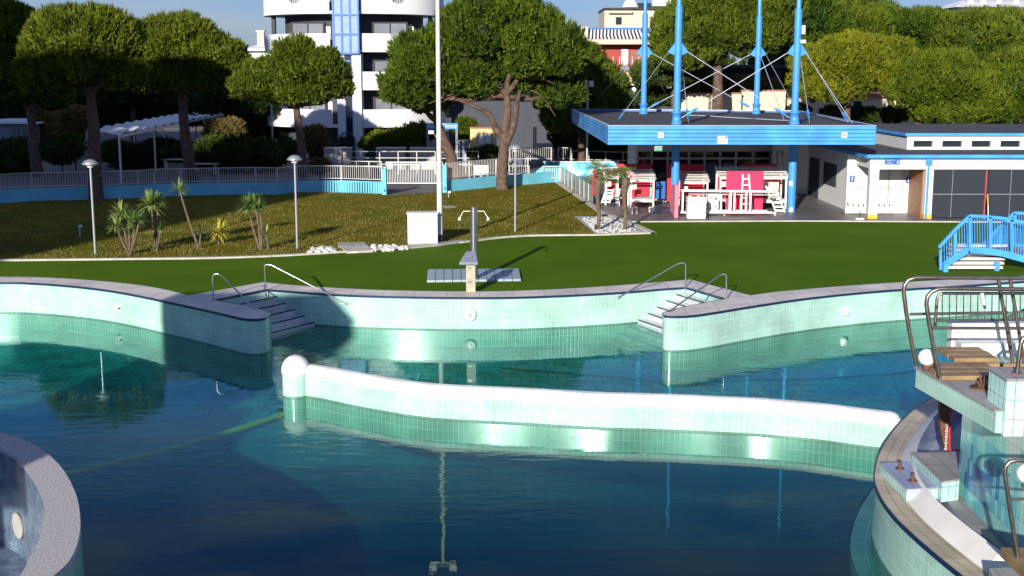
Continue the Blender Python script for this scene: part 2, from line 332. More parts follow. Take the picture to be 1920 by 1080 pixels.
    def build(s, name, mats, parent=None, bevel=0):
        me = bpy.data.meshes.new(name); off = parent['_o'] if parent is not None and '_o' in parent.keys() else (0, 0, 0)
        v = np.array(s.v, dtype=float)-np.array(off) if s.v else np.zeros((0, 3))
        me.from_pydata([tuple(q) for q in v], [], s.f)
        uvl = me.uv_layers.new(name='UVMap'); flat = [c for f in s.uv for p in f for c in p]; uvl.data.foreach_set('uv', flat)
        for mm in (mats if isinstance(mats, (list, tuple)) else [mats]): me.materials.append(M[mm] if isinstance(mm, str) else mm)
        me.polygons.foreach_set('material_index', s.mi); me.polygons.foreach_set('use_smooth', s.sm); me.update()
        o = bpy.data.objects.new(name, me); COL.objects.link(o)
        if parent is not None: o.parent = parent; o['_o'] = tuple(off)
        if bevel:
            b = o.modifiers.new('bevel', 'BEVEL'); b.width = bevel; b.segments = 2; b.limit_method = 'ANGLE'
        return o
def tag(o, label, cat, group=None, kind=None):
    if label: o['label'] = label
    if cat: o['category'] = cat
    if group: o['group'] = group
    if kind: o['kind'] = kind
    return o
def thing(name, loc, label, cat, group=None):
    o = bpy.data.objects.new(name, None); COL.objects.link(o); o.location = tuple(loc); o.empty_display_size = .3; o['_o'] = tuple(loc)
    return tag(o, label, cat, group)
def dup(root, loc, label=None, rz=0.):
    def cp(o, par):
        c = o.copy(); COL.objects.link(c); c.parent = par
        for ch in o.children: cp(ch, c)
        return c
    r = cp(root, None); r.location = tuple(loc); r.rotation_euler = (0, 0, rz)
    if label: r['label'] = label
    return r
def struct(name, mb, mat): return tag(mb.build(name, mat), None, None, kind='structure')
def text(body, size, loc, rot, mat, parent, name='lettering'):
    cu = bpy.data.curves.new(name, 'FONT'); cu.body = body; cu.size = size; cu.extrude = .004; cu.align_x = 'CENTER'; cu.align_y = 'CENTER'
    o = bpy.data.objects.new(name, cu); COL.objects.link(o); bpy.context.view_layer.update()
    me = bpy.data.meshes.new_from_object(o.evaluated_get(bpy.context.evaluated_depsgraph_get())); bpy.data.objects.remove(o)
    n = bpy.data.objects.new(name, me); COL.objects.link(n); me.materials.clear(); me.materials.append(M[mat])
    off = parent['_o'] if '_o' in parent.keys() else (0, 0, 0)
    n.parent = parent; n.location = tuple(Vector(loc)-Vector(off)); n.rotation_euler = rot; return n
def smooth_path(p, k=5):
    p = [Vector(q) for q in p]; out = []
    for i in range(len(p)-1):
        a = p[max(i-1, 0)]; b = p[i]; c = p[i+1]; d = p[min(i+2, len(p)-1)]
        for j in range(k):
            t = j/k; out.append(.5*((2*b)+(c-a)*t+(2*a-5*b+4*c-d)*t*t+(3*b-a-3*c+d)*t**3))
    out.append(p[-1]); return out
def offset(path, d):
    out = []; n = len(path)
    for i in range(n):
        a = path[max(i-1, 0)]; b = path[min(i+1, n-1)]; t = (b-a).normalized(); out.append(path[i]+Vector((-t.y, t.x))*d)
    return out
def flat(name, poly, z, mat, holes=None, thick=0):
    bm = bmesh.new(); es = []
    for lp in [poly]+(holes or []):
        vs = [bm.verts.new((p[0], p[1], z)) for p in lp]
        es += [bm.edges.new((vs[i], vs[(i+1) % len(vs)])) for i in range(len(vs))]
    bmesh.ops.triangle_fill(bm, edges=es, use_beauty=True, normal=(0, 0, 1))
    for f in bm.faces:
        if f.normal.z < 0: f.normal_flip()
    uv = bm.loops.layers.uv.new('UVMap')
    for f in bm.faces:
        for l in f.loops: l[uv].uv = l.vert.co.xy
    me = bpy.data.meshes.new(name); bm.to_mesh(me); bm.free(); me.materials.append(M[mat])
    o = bpy.data.objects.new(name, me); COL.objects.link(o); return tag(o, None, None, kind='structure')
# ------------------------------------------------------------------ foliage
def ellip_pts(n):
    u = RNG.normal(size=(n, 3)); return u/np.linalg.norm(u, axis=1)[:, None]
def crown(name, ells, parent, mat, tuft=.34, dens=14., blades=6, sub=.26, updir=.9, bw=.16, core=.74, low=-.55):
    """needle tufts on clumps (sub-lobes) over each ellipsoid (x,y,z,rx,ry,rz)"""
    C = []; Nn = []; T = []
    for (x, y, z, rx, ry, rz) in ells:
        ctr = np.array([x, y, z]); rad = np.array([rx, ry, rz]); area = 4*math.pi*((rx*ry)**1.6/3+(rx*rz)**1.6/3+(ry*rz)**1.6/3)**(1/1.6)
        sr = sub*min(rx, ry, rz*1.4)*1.25+.12; ns = max(8, int(area/(sr*sr*1.5)))
        d = ellip_pts(ns); d = d[d[:, 2] > low]
        sc = ctr+d*rad*(1-.5*sr/rad.min())*(1+RNG.uniform(-.17, .09, (len(d), 1)))
        for i, c in enumerate(sc):
            r = sr*RNG.uniform(.75, 1.3); k = max(4, int(dens*2*math.pi*r*r))
            q = ellip_pts(k*2); out = (c-ctr)/rad; out = out/np.linalg.norm(out); q = q[(q@out > -.35)][:k]
            p = c+q*r*np.array([1, 1, .8]); nn = q*.6+out*.4; C.append(p); Nn.append(nn)
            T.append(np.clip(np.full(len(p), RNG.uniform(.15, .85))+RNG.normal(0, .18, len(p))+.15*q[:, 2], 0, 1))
    C = np.concatenate(C); Nn = np.concatenate(Nn); T = np.concatenate(T); n = len(C)
    vs = np.zeros((n, blades, 3, 3)); up = np.array([0, 0, updir])
    for b in range(blades):
        d = Nn*.7+up+RNG.normal(0, .45, (n, 3)); d /= np.linalg.norm(d, axis=1)[:, None]
        s = np.cross(d, RNG.normal(size=(n, 3))); s /= np.linalg.norm(s, axis=1)[:, None]
        L = tuft*RNG.uniform(.6, 1.25, (n, 1)); w = L*bw
        base = C-d*L*.35
        vs[:, b, 0] = base-s*w*.8; vs[:, b, 1] = base+s*w*.8; vs[:, b, 2] = C+d*L*.75
    vs = vs.reshape(-1, 3); off = np.array(parent['_o'] if parent is not None else (0, 0, 0)); nt = n*blades
    tint = np.repeat(T, blades*3)
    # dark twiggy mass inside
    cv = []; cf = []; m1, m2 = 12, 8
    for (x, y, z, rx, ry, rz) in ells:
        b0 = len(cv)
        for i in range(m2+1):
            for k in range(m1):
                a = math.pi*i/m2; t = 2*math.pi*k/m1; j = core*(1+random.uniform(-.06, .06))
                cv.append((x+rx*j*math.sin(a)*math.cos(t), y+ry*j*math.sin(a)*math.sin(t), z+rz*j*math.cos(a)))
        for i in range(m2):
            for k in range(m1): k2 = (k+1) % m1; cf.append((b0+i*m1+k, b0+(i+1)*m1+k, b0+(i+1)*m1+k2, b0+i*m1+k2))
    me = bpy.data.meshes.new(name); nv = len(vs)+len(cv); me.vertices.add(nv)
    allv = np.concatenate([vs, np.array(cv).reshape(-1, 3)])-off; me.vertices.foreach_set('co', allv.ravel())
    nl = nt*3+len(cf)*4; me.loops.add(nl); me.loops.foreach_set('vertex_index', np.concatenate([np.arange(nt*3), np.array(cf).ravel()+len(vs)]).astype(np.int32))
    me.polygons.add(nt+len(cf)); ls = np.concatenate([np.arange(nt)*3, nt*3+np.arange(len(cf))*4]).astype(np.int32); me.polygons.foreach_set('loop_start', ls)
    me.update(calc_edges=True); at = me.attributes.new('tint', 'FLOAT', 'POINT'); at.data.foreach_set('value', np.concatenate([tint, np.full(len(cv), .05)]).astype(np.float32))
    me.materials.append(M[mat]); me.validate(); o = bpy.data.objects.new(name, me); COL.objects.link(o)
    if parent is not None: o.parent = parent
    return o
def pxe(lobes, Y):
    """lobes in photo measures -> ellipsoids at distance Y, each with its own depth"""
    out = []
    for l in lobes:
        x, y, rx, ry = l[:4]; dy = l[4] if len(l) > 4 else 0; c = V(x, y, Y+dy); s = c.y/math.cos(PT)/F*1.0; s = (FW.dot(c-Vector((0, 0, H))))/F
        out.append((c.x, c.y, c.z, rx*s, rx*s*.85, ry*s))
    return out
def pine(basepx, Y, lobes, trunk, label, group='stone pines', mat='leaf', tuft=.42, dens=13, blades=6, r0=.32, limbs=5, bare=0, sub=.21, bw=.16):
    """trunk: list of px points from base up (x,y)"""
    tp = [V(a, b, Y+(c[0] if c else 0)) for a, b, *c in trunk]; tp[0].z = min(tp[0].z, -.05); base = Vector((tp[0].x, tp[0].y, 0))
    t = thing('pine_tree', base, label, 'tree', group); el = pxe(lobes, Y)
    mb = MB(); sp = smooth_path(tp, 4); n = len(sp); mb.tube(sp, [r0*(1.25-.0*i if i == 0 else 1-.5*i/n) for i in range(n)], 10); mb.build('trunk', 'bark', t)
    top = tp[-1]
    for i, e in enumerate(el[:limbs]):
        b = MB(); tgt = Vector((e[0], e[1], e[2]-e[5]*.1)); mid = top.lerp(tgt, .5)+Vector((random.uniform(-.4, .4), random.uniform(-.4, .4), -.5))
        b.tube(smooth_path([top-Vector((0, 0, .3)), mid, tgt], 4), [r0*.45]*4+[r0*.35]*4+[r0*.2], 7); b.build('limb', 'bark', t)
    for i in range(bare):
        e = random.choice(el); b = MB(); a = top.lerp(Vector(e[:3]), random.uniform(.1, .6)); q = Vector(e[:3])+Vector((random.uniform(-1, 1)*e[3]*.7, -e[4]*.6, -e[5]*random.uniform(.6, .95)))
        b.tube(smooth_path([a, a.lerp(q, .5)+Vector((0, 0, .3)), q], 3), [.06, .055, .05, .045, .04, .03, .02], 5); b.build('branch', 'bark', t)
    crown('crown', el, t, mat, tuft, dens, blades, sub=sub, bw=bw)
    return t
def shrub(name, lobes, Y, label, mat='leaf_dark', group=None, tuft=.25, dens=18, cat='shrub'):
    el = pxe(lobes, Y); base = (el[0][0], el[0][1], 0)
    t = thing(name, base, label, cat, group); crown('foliage', el, t, mat, tuft, dens, 5, updir=.3, bw=.3, core=.85, low=-1)
    for e in el[:3]: mb = MB(); mb.tube([(e[0], e[1], -.02), (e[0], e[1], max(.2, e[2]))], .06, 6); mb.build('stem', 'bark', t)
    return t
# ------------------------------------------------------------------ POOL OUTLINE
inner = XY([(-900, 560), (-500, 545), (-250, 535), (0, 531)])+XY([(60, 532), (130, 537), (200, 545), (260, 555.5), (310, 566), (350, 574.5), (400, 585.5), (430, 592.5), (454, 598), (476, 600), (495, 598), (506, 592.5), (506, 588), (495, 584), (460, 575), (430, 570)])
inner = smooth_path(inner[:4]+inner[4:], 4)
A0 = P(400, 564).to_2d(); A1 = P(498.5, 544).to_2d(); B1 = P(1286, 540).to_2d(); B0 = P(1363, 562).to_2d()
mid = smooth_path(XY([(498.5, 544), (528, 546), (602, 551.5), (680, 555.5), (780, 558), (880, 559), (960, 558.5), (1060, 555), (1160, 549.5), (1240, 543), (1286, 540)]), 3)
right = smooth_path(XY([(1330, 568), (1290, 576), (1262, 582), (1246, 587), (1243, 590.5), (1252, 594), (1290, 593.5), (1330, 588.5), (1400, 577), (1500, 562), (1600, 551), (1700, 543), (1800, 537), (1885, 531), (1920, 528.5), (2100, 516), (2400, 500)]), 4)
pool_far = inner+[A0]+mid+[B0]+right
endR = Vector((pool_far[-1].x, 6)); endL = Vector((pool_far[0].x, 6))
pool = pool_far+[Vector((endR.x, 1)), Vector((endL.x, 1))]
# coping outer edge
cop_out = smooth_path(XY([(-900, 549), (-500, 534.5), (-250, 525), (0, 521), (100, 523), (190, 529), (260, 536.5), (310, 545), (352, 556)]), 4)+smooth_path(XY([(352, 556), (420, 544.5), (493, 531)]), 2)[1:]+smooth_path(XY([(493, 531), (560, 537.5), (680, 544.5), (780, 547.5), (880, 548.5), (960, 547.5), (1060, 543.5), (1160, 537), (1240, 530.5), (1295, 526)]), 3)[1:]+smooth_path(XY([(1295, 526), (1350, 541), (1407, 556)]), 2)[1:]+smooth_path(XY([(1407, 556), (1460, 549), (1600, 537), (1740, 528.5), (1920, 519), (2100, 507), (2400, 490)]), 4)[1:]
# ground with the pool cut out
big = [Vector(p) for p in ((-320, -120), (420, -120), (420, 900), (-320, 900))]
flat('ground', big, -.03, 'street', [pool])
# coping slab as ring polygon between pool edge and outer coping
cop_poly = [p for p in cop_out]+[Vector(p) for p in pool_far[::-1]]
flat('pool_coping', cop_poly, .03, 'coping')
m_ = MB(); m_.wall(cop_out, -.03, .03); struct('coping_edge', m_, 'kerb')
m_ = MB(); m_.wall(cop_out, .032, .034); 
rim = MB(); rim.band(cop_out, offset(cop_out, -.13), .036); struct('coping_rim', rim, 'white')
def lip(path): 
    m = MB(); m.wall(path, -.035, .03); o_ = offset(path, -.02)
    m.wall(o_, -.035, .032); m.band(path, o_, .034); return m
struct('pool_edge_line', lip(pool_far), 'navy')
m_ = MB(); wl_ = pool_far+[pool_far[-1], pool[-2], pool[-1], pool_far[0]]; m_.wall(wl_, -.965, -.035); m_.cur = 1; m_.wall(wl_, -8, -.965); tag(m_.build('pool_wall', ['aqua', 'aqua_dim']), None, None, kind='structure')
# floor: shallow shelf, slope, deep end
XL = pool_far[0].x-1; XR = pool_far[-1].x+1
m_ = MB()
prof = [(60, -1.5), (29.5, -1.55), (28.2, -1.7), (27, -2.0), (25.9, -2.5), (25, -3.2), (22.5, -5.5), (0, -6)]
for (ya, za), (yb, zb) in zip(prof, prof[1:]):
    m_.add([(XL, yb, zb), (XR, yb, zb), (XR, ya, za), (XL, ya, za)], [(0, 1, 2, 3)], [[(XL, yb), (XR, yb), (XR, ya), (XL, ya)]])
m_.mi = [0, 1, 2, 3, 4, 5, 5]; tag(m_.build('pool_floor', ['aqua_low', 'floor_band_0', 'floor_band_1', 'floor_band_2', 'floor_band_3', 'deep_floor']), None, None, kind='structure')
def fz(Y):
    for (ya, za), (yb, zb) in zip(prof, prof[1:]):
        if yb <= Y <= ya: return za+(zb-za)*(ya-Y)/(ya-yb)
    return -2.2
sa = smooth_path(XY([(940, 684), (1040, 688), (1150, 694), (1300, 697), (1400, 690), (1500, 693), (1600, 690), (1700, 675), (1800, 655)], -1.53), 3)
sb = smooth_path(XY([(940, 690), (1040, 698), (1150, 707), (1300, 722), (1400, 712), (1500, 712), (1600, 706), (1700, 698), (1800, 678)], -1.53), 3)
m_ = MB(); m_.band(sa, sb, -1.51); struct('floor_stripe', m_, 'stripe')
# yellow lane rope hanging under the surface
ya = P(95, 896, -1.38); yb = P(560, 767, -1.42); m_ = MB(); m_.tube([ya.lerp(yb, i/12)+Vector((0, 0, -.1*math.sin(math.pi*i/12))) for i in range(13)], .075, 8); tag(m_.build('lane_rope', 'lane'), 'thick yellow-green lane rope sunk under the water left of the domed pillar', 'rope')
# water
WZ = -1.0
plo = smooth_path(XY([(0, 810), (60, 832), (110, 870), (139, 918), (150, 965), (149, 1010), (132, 1050), (100, 1080)]), 3)
pl_ext = [Vector(p) for p in ((-6.5, 13.5), (-7.6, 11), (-10.5, 9), (-15, 8.6), (-19, 11), (-20.5, 16), (-18, 21), (-13.5, 23.6))]
plan = smooth_path(plo+pl_ext[:], 1)
m_ = MB(); wpoly = [Vector((XL, 0)), Vector((XL, 48)), Vector((XR, 48)), Vector((XR, 0)), Vector((-4, 0))]
hole_c = Vector((-13, 15.5))
wpoly += [hole_c+(p-hole_c)*.93 for p in [plan[i] for i in range(len(plan))][::-1][8:] ] if False else []
inn = [hole_c+(p-hole_c)*.96 for p in plan]
# water body goes round the round basin
wp = [Vector((-4, 0)), Vector((XR, 0)), Vector((XR, 48)), Vector((XL, 48)), Vector((XL, inn[-1].y))]+[p for p in inn[::-1]][:-0 or None]
cut = [p for p in inn if p.y > 10.9][::-1]
k0 = max(range(len(inn)), key=lambda i: -inn[i].y)
arc = inn[:]                      # starts at far-left of the rim, runs clockwise past the near side
wp = [Vector((XL, 48)), Vector((XL, arc[-1].y))]+arc[-1:]+arc+[]
lowest = min(range(len(arc)), key=lambda i: arc[i].y)
wp = [Vector((XL, 48)), Vector((XL, arc[-1].y)), arc[-1]]+arc[:lowest+1]+[Vector((arc[lowest].x, 0)), Vector((XR, 0)), Vector((XR, 48))]
m_.prism(wp, -8.5, WZ); wo = struct('water', m_, 'water')
# ------------------------------------------------------------------ steps
def stairs(a0, a1, down, label):
    d = (a1-a0).normalized(); s = Vector((d.y, -d.x))*down
    t = thing('pool_steps', (a0.x, a0.y, 0), label, 'steps', 'steps into the pool')
    for k in range(11):
        z1 = .0-.18*(k+1)+.0; m = MB(); e0 = a0-d*.9+s*(.34*k); e1 = a1+d*1.2+s*(.34*k)
        q = [e0, e1, e1+s*.34, e0+s*.34]; m.prism(q, z1-.5, z1); m.build('step', 'step_tile' if k < 5 else 'step_dim', t)
        n = MB(); n.prism([e0+s*(.34-.045), e1+s*(.34-.045), e1+s*.345, e0+s*.345], z1-.03, z1+.004); n.build('nosing', 'navy', t)
stairs(A0, A1, 1, 'tiled steps with dark nosings going into the water beside the shaded left promontory')
stairs(B0, B1, -1, 'sunlit tiled steps with dark nosings going into the water beside the right promontory')
# ------------------------------------------------------------------ turf, lawn, paving
kerb = smooth_path(XY([(-900, 505), (-500, 497), (-200, 492), (0, 489.5), (100, 488.5), (240, 487), (400, 485), (550, 479.5), (690, 470), (770, 463), (870, 455), (930, 447.5), (965, 444.5), (1010, 442.5), (1118, 441.5)]), 3)
kd = XY([(1220, 438), (1140, 404.5)])
pave_edge = XY([(1172, 416.5), (1500, 415), (1770, 416.5), (2100, 418), (2500, 420)])
turf = cop_out[:]+pave_edge[::-1]+[P(1220, 438).to_2d()]+kerb[::-1]
flat('turf', turf, -.01, 'turf')
wall_base = XY([(-700, 398), (-300, 390), (0, 381), (60, 377), (165, 374.5), (260, 371), (290, 368.5), (340, 367), (480, 364), (520, 365), (556, 360.5), (640, 360), (722, 363), (727, 366), (836, 360), (880, 355.5), (930, 350.5), (990, 346), (1048, 341)])
lawn = kerb+[P(1075, 405).to_2d(), P(1140, 404.5).to_2d(), P(1112, 384).to_2d(), P(1048, 341).to_2d()]+wall_base[::-1]
flat('lawn', lawn, .0, 'lawn')
pav = [P(1140, 404.5).to_2d(), P(1172, 416.5).to_2d()]+pave_edge[1:]+[Vector((45, 90)), Vector((3, 90)), P(1048, 341).to_2d()]
flat('paving', pav, .002, 'paving')
flat('street', [P(-700, 330).to_2d(), P(1048, 341).to_2d(), Vector((3, 90)), Vector((60, 90)), Vector((60, 125)), Vector((-70, 125))], -.02, 'street')
def kerbstrip(name, path, w, z):
    m = MB(); o_ = offset(path, w); m.band(path, o_, z); m.wall(path, -.03, z, False); m.wall(o_, -.03, z, False); return struct(name, m, 'kerb')
kerbstrip('lawn_kerb', kerb, .22, .05); kerbstrip('paving_kerb', pave_edge, .2, .035)
kerbstrip('gravel_kerb', [P(1118, 441.5).to_2d(), P(1220, 438).to_2d()], .25, .055)
kerbstrip('gravel_kerb', [P(1220, 438).to_2d(), P(1172, 416.5).to_2d(), P(1140, 404.5).to_2d()], -.25, .055)
kerbstrip('gravel_kerb', [P(1140, 404.5).to_2d(), P(1112, 384).to_2d(), P(1048, 341).to_2d()], .3, .06)
flat('gravel_bed', XY([(1076, 405.5), (1140, 406), (1212, 436.5), (1118, 440)]), .012, 'gravel')
def rocks(name, poly_px, n, smin, smax, label):
    m = MB()
    for i in range(n):
        while True:
            u = random.random(); v = random.random(); a, b, c, d = poly_px
            x = (a[0]*(1-u)+b[0]*u)*(1-v)+(d[0]*(1-u)+c[0]*u)*v; y = (a[1]*(1-u)+b[1]*u)*(1-v)+(d[1]*(1-u)+c[1]*u)*v; break
        p = P(x, y); r = random.uniform(smin, smax); m.sphere((p.x, p.y, r*.4), r, random.uniform(.55, .9), 7, 4)
    o = m.build(name, 'stone'); o.data.polygons.foreach_set('use_smooth', [False]*len(o.data.polygons)); return tag(o, label, 'stones', kind='stuff')
rocks('white_pebbles', [(1090, 409), (1138, 408), (1204, 436), (1120, 439)], 420, .025, .06, 'loose white pebbles round the two palm trunks')
rocks('white_rocks', [(586, 468), (625, 466), (634, 474), (576, 477)], 70, .06, .13, 'white rocks on the lawn edge left of the manhole slabs')
rocks('white_rocks', [(692, 462), (745, 463), (768, 468), (700, 473)], 75, .06, .13, 'white rocks on the lawn edge right of the manhole slabs')
t = thing('manhole_cover', P(665, 466), 'flat concrete slabs over a manhole between two patches of white rocks', 'manhole cover')
m = MB(); m.prism(XY([(632, 457), (684, 456), (690, 463), (634, 464)]), .0, .05); m.build('back_slab', 'concrete', t)
m = MB(); m.prism(XY([(638, 466), (690, 464.5), (700, 473), (650, 475.5)]), .0, .08); m.build('front_slab', 'kerb', t)
m = MB(); m.prism(XY([(755, 463), (820, 457.5), (866, 452), (880, 453), (822, 461.5), (765, 467)]), .0, .06); struct('cabinet_plinth', m, 'concrete')
# grass blades over the lawn
def inside(p, poly):
    c = False; n = len(poly)
    for i in range(n):
        a = poly[i]; b = poly[i-1]
        if (a[1] > p[1]) != (b[1] > p[1]) and p[0] < (b[0]-a[0])*(p[1]-a[1])/(b[1]-a[1])+a[0]: c = not c
    return c
gv = []; gt = []; rg = random.Random(3); lw = [(q[0], q[1]) for q in lawn]
while len(gt) < 34000:
    q = P(rg.uniform(-40, 1150), rg.triangular(340, 490, 480))
    if not inside(q, lw): continue
    cl = math.sin(q.x*1.7+math.sin(q.y*.9)*2)*math.sin(q.y*1.1+q.x*.6)
    if rg.random() > .45+.55*cl: continue
    h = rg.uniform(.035, .11); a = rg.uniform(0, 3.14); w_ = rg.uniform(.012, .03); dx = math.cos(a)*w_; dy = math.sin(a)*w_; lx = rg.gauss(0, .04); ly = rg.gauss(0, .04)
    gv += [(q.x-dx, q.y-dy, 0), (q.x+dx, q.y+dy, 0), (q.x+lx, q.y+ly, h)]; gt.append(min(1, max(0, rg.gauss(.5, .25)+.25*cl)))
me = bpy.data.meshes.new('grass'); me.from_pydata(gv, [], [(3*i, 3*i+1, 3*i+2) for i in range(len(gt))]); at = me.attributes.new('tint', 'FLOAT', 'POINT'); at.data.foreach_set('value', np.repeat(gt, 3).astype(np.float32))
M['grassblade'] = foliage('dry_grass_blades', (.09, .11, .012), (.23, .18, .04)); me.materials.append(M['grassblade']); go = bpy.data.objects.new('grass', me); COL.objects.link(go); tag(go, 'short dry brown-green grass of the lawn', 'grass', kind='stuff')
# divot stone on the lawn
m = MB(); m.prism(XY([(828, 387), (845, 386), (856, 389), (840, 391)]), .0, .03); tag(m.build('lawn_slab', 'concrete'), 'small flat stone slab lying in the lawn right of the tall pole', 'slab')
# ------------------------------------------------------------------ sun, sky
SE = 16.; AZ = 17.
sd = Vector((math.sin(R(AZ))*math.cos(R(SE)), math.cos(R(AZ))*math.cos(R(SE)), -math.sin(R(SE))))
sl = bpy.data.lights.new('sun', 'SUN'); sl.energy = 5.0; sl.angle = R(.5); sl.color = (1, .95, .86)
so = bpy.data.objects.new('sun', sl); COL.objects.link(so); so.rotation_euler = sd.to_track_quat('-Z', 'Y').to_euler(); so.location = (-20, -40, 40)
w = bpy.data.worlds.new('World'); SC.world = w; w.use_nodes = True; nt = w.node_tree; N = nt.nodes
sky = N.new('ShaderNodeTexSky'); sky.sky_type = 'NISHITA'; sky.sun_disc = False; sky.sun_elevation = R(SE); sky.sun_rotation = R(180+AZ); sky.air_density = 1.1; sky.dust_density = .3; sky.ozone_density = 2.2
bg = N['Background']; bg.inputs['Strength'].default_value = .06
tc = N.new('ShaderNodeTexCoord'); mp = N.new('ShaderNodeMapping'); mp.inputs['Scale'].default_value = (1.2, 1.2, 9); mp.inputs['Rotation'].default_value = (R(6), R(4), 0)
lk(nt, tc.outputs['Generated'], mp.inputs[0]); cn = N.new('ShaderNodeTexNoise'); cn.inputs['Scale'].default_value = 3.2; cn.inputs['Detail'].default_value = 8; cn.inputs['Roughness'].default_value = .55
lk(nt, mp.outputs[0], cn.inputs['Vector']); rp = N.new('ShaderNodeValToRGB'); e = rp.color_ramp.elements; e[0].position = .42; e[0].color = (0, 0, 0, 1); e[1].position = .72; e[1].color = (.62, .62, .62, 1)
lk(nt, cn.outputs['Fac'], rp.inputs['Fac']); mx = N.new('ShaderNodeMixRGB'); mx.inputs[2].default_value = (6.2, 6.6, 7.4, 1)
tn = N.new('ShaderNodeVectorMath'); tn.operation = 'MULTIPLY'; tn.inputs[1].default_value = (.50, .74, 1.5); lk(nt, sky.outputs[0], tn.inputs[0])
lk(nt, rp.outputs['Color'], mx.inputs[0]); lk(nt, tn.outputs[0], mx.inputs[1]); lk(nt, mx.outputs[0], bg.inputs['Color'])
SC.view_settings.view_transform = 'Standard'; SC.view_settings.look = 'None'; SC.view_settings.exposure = 0.42
# ================================================================== POOL OBJECTS
# divider wall
dw = XY([(574, 744.5), (600, 748.5), (640, 757), (700, 769), (807, 785.5), (900, 788.5+1), (973, 794.5), (1060, 800), (1140, 804.5), (1200, 806), (1280, 809), (1350, 812.5), (1420, 816), (1500, 823), (1560, 830), (1620, 838.5), (1665, 844)], -1.0)
dw = [dw[i] for i in range(len(dw)) if i != 5]
dw = smooth_path(dw, 3); dwb = offset(dw, .42)
t = thing('divider_wall', (dw[len(dw)//2].x, dw[len(dw)//2].y, -1), 'long low curved aqua tiled wall with a rounded white cap standing in the water', 'pool wall')
m = MB(); m.wall(dw, -.965, -.47); m.wall(dwb[::-1], -.965, -.47); m.prism([dw[-1], dwb[-1], dwb[-1]+Vector((.02, 0)), dw[-1]+Vector((.02, 0))], -6, -.47); m.cur = 1; m.wall(dw, -1.65, -.965); m.wall(dwb[::-1], -7, -.965); m.cur = 2; m.wall(dw, -7, -1.65); m.build('tiled_wall', ['aqua', 'aqua_dim', 'deep_floor'], t)
m = MB(); K = 8; prev = None
for i in range(K+1):
    a = math.pi*i/K; off = .21-.225*math.cos(a); z = -.47+.25*math.sin(a)**.7 if i not in (0, K) else -.47
    cur = (offset(dw, off), z)
    if prev: m.band(prev[0], cur[0], prev[1], cur[1], True)
    prev = cur
e = dw[-1].lerp(dwb[-1], .5); m.sphere((e.x, e.y, -.47), .225, 1.1, 16, 8)
m.build('white_cap', 'white_tile', t)
pc = P(551.5, 747, -1.0); pc.y += .33
t = thing('domed_pillar', (pc.x, pc.y, -1), 'round aqua tiled pillar with a white dome at the left end of the divider wall', 'pillar')
m = MB(); m.lathe(pc.xy.to_3d(), [(.335, -.965), (.335, -.42)], 28); m.cur = 1; m.lathe(pc.xy.to_3d(), [(.335, -7), (.335, -.965)], 28); m.build('shaft', ['aqua', 'aqua_dim'], t)
m = MB(); m.lathe(pc.xy.to_3d(), [(.348, -.43), (.348, -.36)]+[(max(.001, .348*math.cos(R(a))), -.36+.37*math.sin(R(a))) for a in range(0, 91, 9)], 28); m.build('dome', 'white_tile', t)
# round lights / nozzles on the pool walls
def on_wall(x, y, Yw): return V(x, y, Yw)
def ringlight(c, r, nrm, label):
    t = thing('wall_nozzle', c, label, 'pool fitting', 'round white fittings on the far pool wall')
    m = MB(); m.torus(c, r*.72, r*.26, nrm, 24, 8); m.build('rim', 'white', t)
    m = MB(); m.disc(Vector(c)-Vector(nrm)*.02, r*.7, nrm, 20, .05); m.build('face', 'globe', t)
    m = MB(); m.disc(Vector(c)+Vector(nrm)*.03, r*.2, nrm, 12, .05); m.build('jet', 'steel', t)
def wallY(x):
    best = None
    for a, b in zip(pool_far, pool_far[1:]):
        for u in np.linspace(0, 1, 8):
            q = Vector(a).lerp(Vector(b), u); px = 960+q.x*F/(FW.dot(Vector((q.x, q.y, -.6))-Vector((0, 0, H))))
            if best is None or abs(px-x) < best[0]: best = (abs(px-x), q)
    return best[1]
for x, y, r, nx, lb in ((881.5, 590, .2, 0, 'round white fitting on the wall below the shower, in the middle bay'), (1583, 583, .17, -.35, 'round white fitting on the right curved pool wall'), (221.5, 577, .17, .45, 'round white fitting on the left curved pool wall')):
    q = wallY(x); n = Vector((nx, -1, 0)).normalized(); c = V(x, y, q.y)+n*.05; ringlight(c, r, n, lb)
def handrail(pts, label):
    t = thing('handrail', (pts[0].x, pts[0].y, pts[0].z), label, 'handrail', 'steel handrails at the pool steps')
    m = MB(); m.tube(pts, .024, 8); m.build('rail', 'steel', t)
    m = MB(); m.lathe(pts[0], [(.001, .012), (.06, .012), (.06, 0)], 12); m.sphere(pts[-1], .045, 1, 10, 6); m.build('flange', 'steel', t)
a = P(400, 566, 0); Y = a.y
handrail([a, V(398.5, 520, Y), V(401, 514.5, Y), V(407, 513, Y), V(413, 515.5, Y), V(440, 541, Y-.8), V(481, 583, P(481, 583, .0).y)], 'steel handrail on the shaded left promontory, leftmost of the four')
a = P(499, 556, -.17); Y = a.y
handrail([a, V(496, 501, Y), V(497, 497, Y), V(503, 496, Y), V(511, 498, Y), V(650, 569.5, wallY(650).y-.03)], 'long steel handrail running from the left steps down onto the middle bay wall')
a = P(1285.5, 550, -.17); Y = a.y
handrail([a, V(1285.5, 497, Y), V(1284, 493.5, Y), V(1277, 493, Y), V(1268, 496, Y), V(1160, 557.5, wallY(1160).y-.03)], 'steel handrail running from the right steps down onto the middle bay wall')
a = P(1362, 563, 0); Y = a.y
handrail([a, V(1362, 518, Y), V(1361, 514.5, Y), V(1355, 514, Y), V(1348, 517, Y), V(1252, 586, P(1252, 588, 0).y)], 'steel handrail on the right promontory, rightmost of the four')
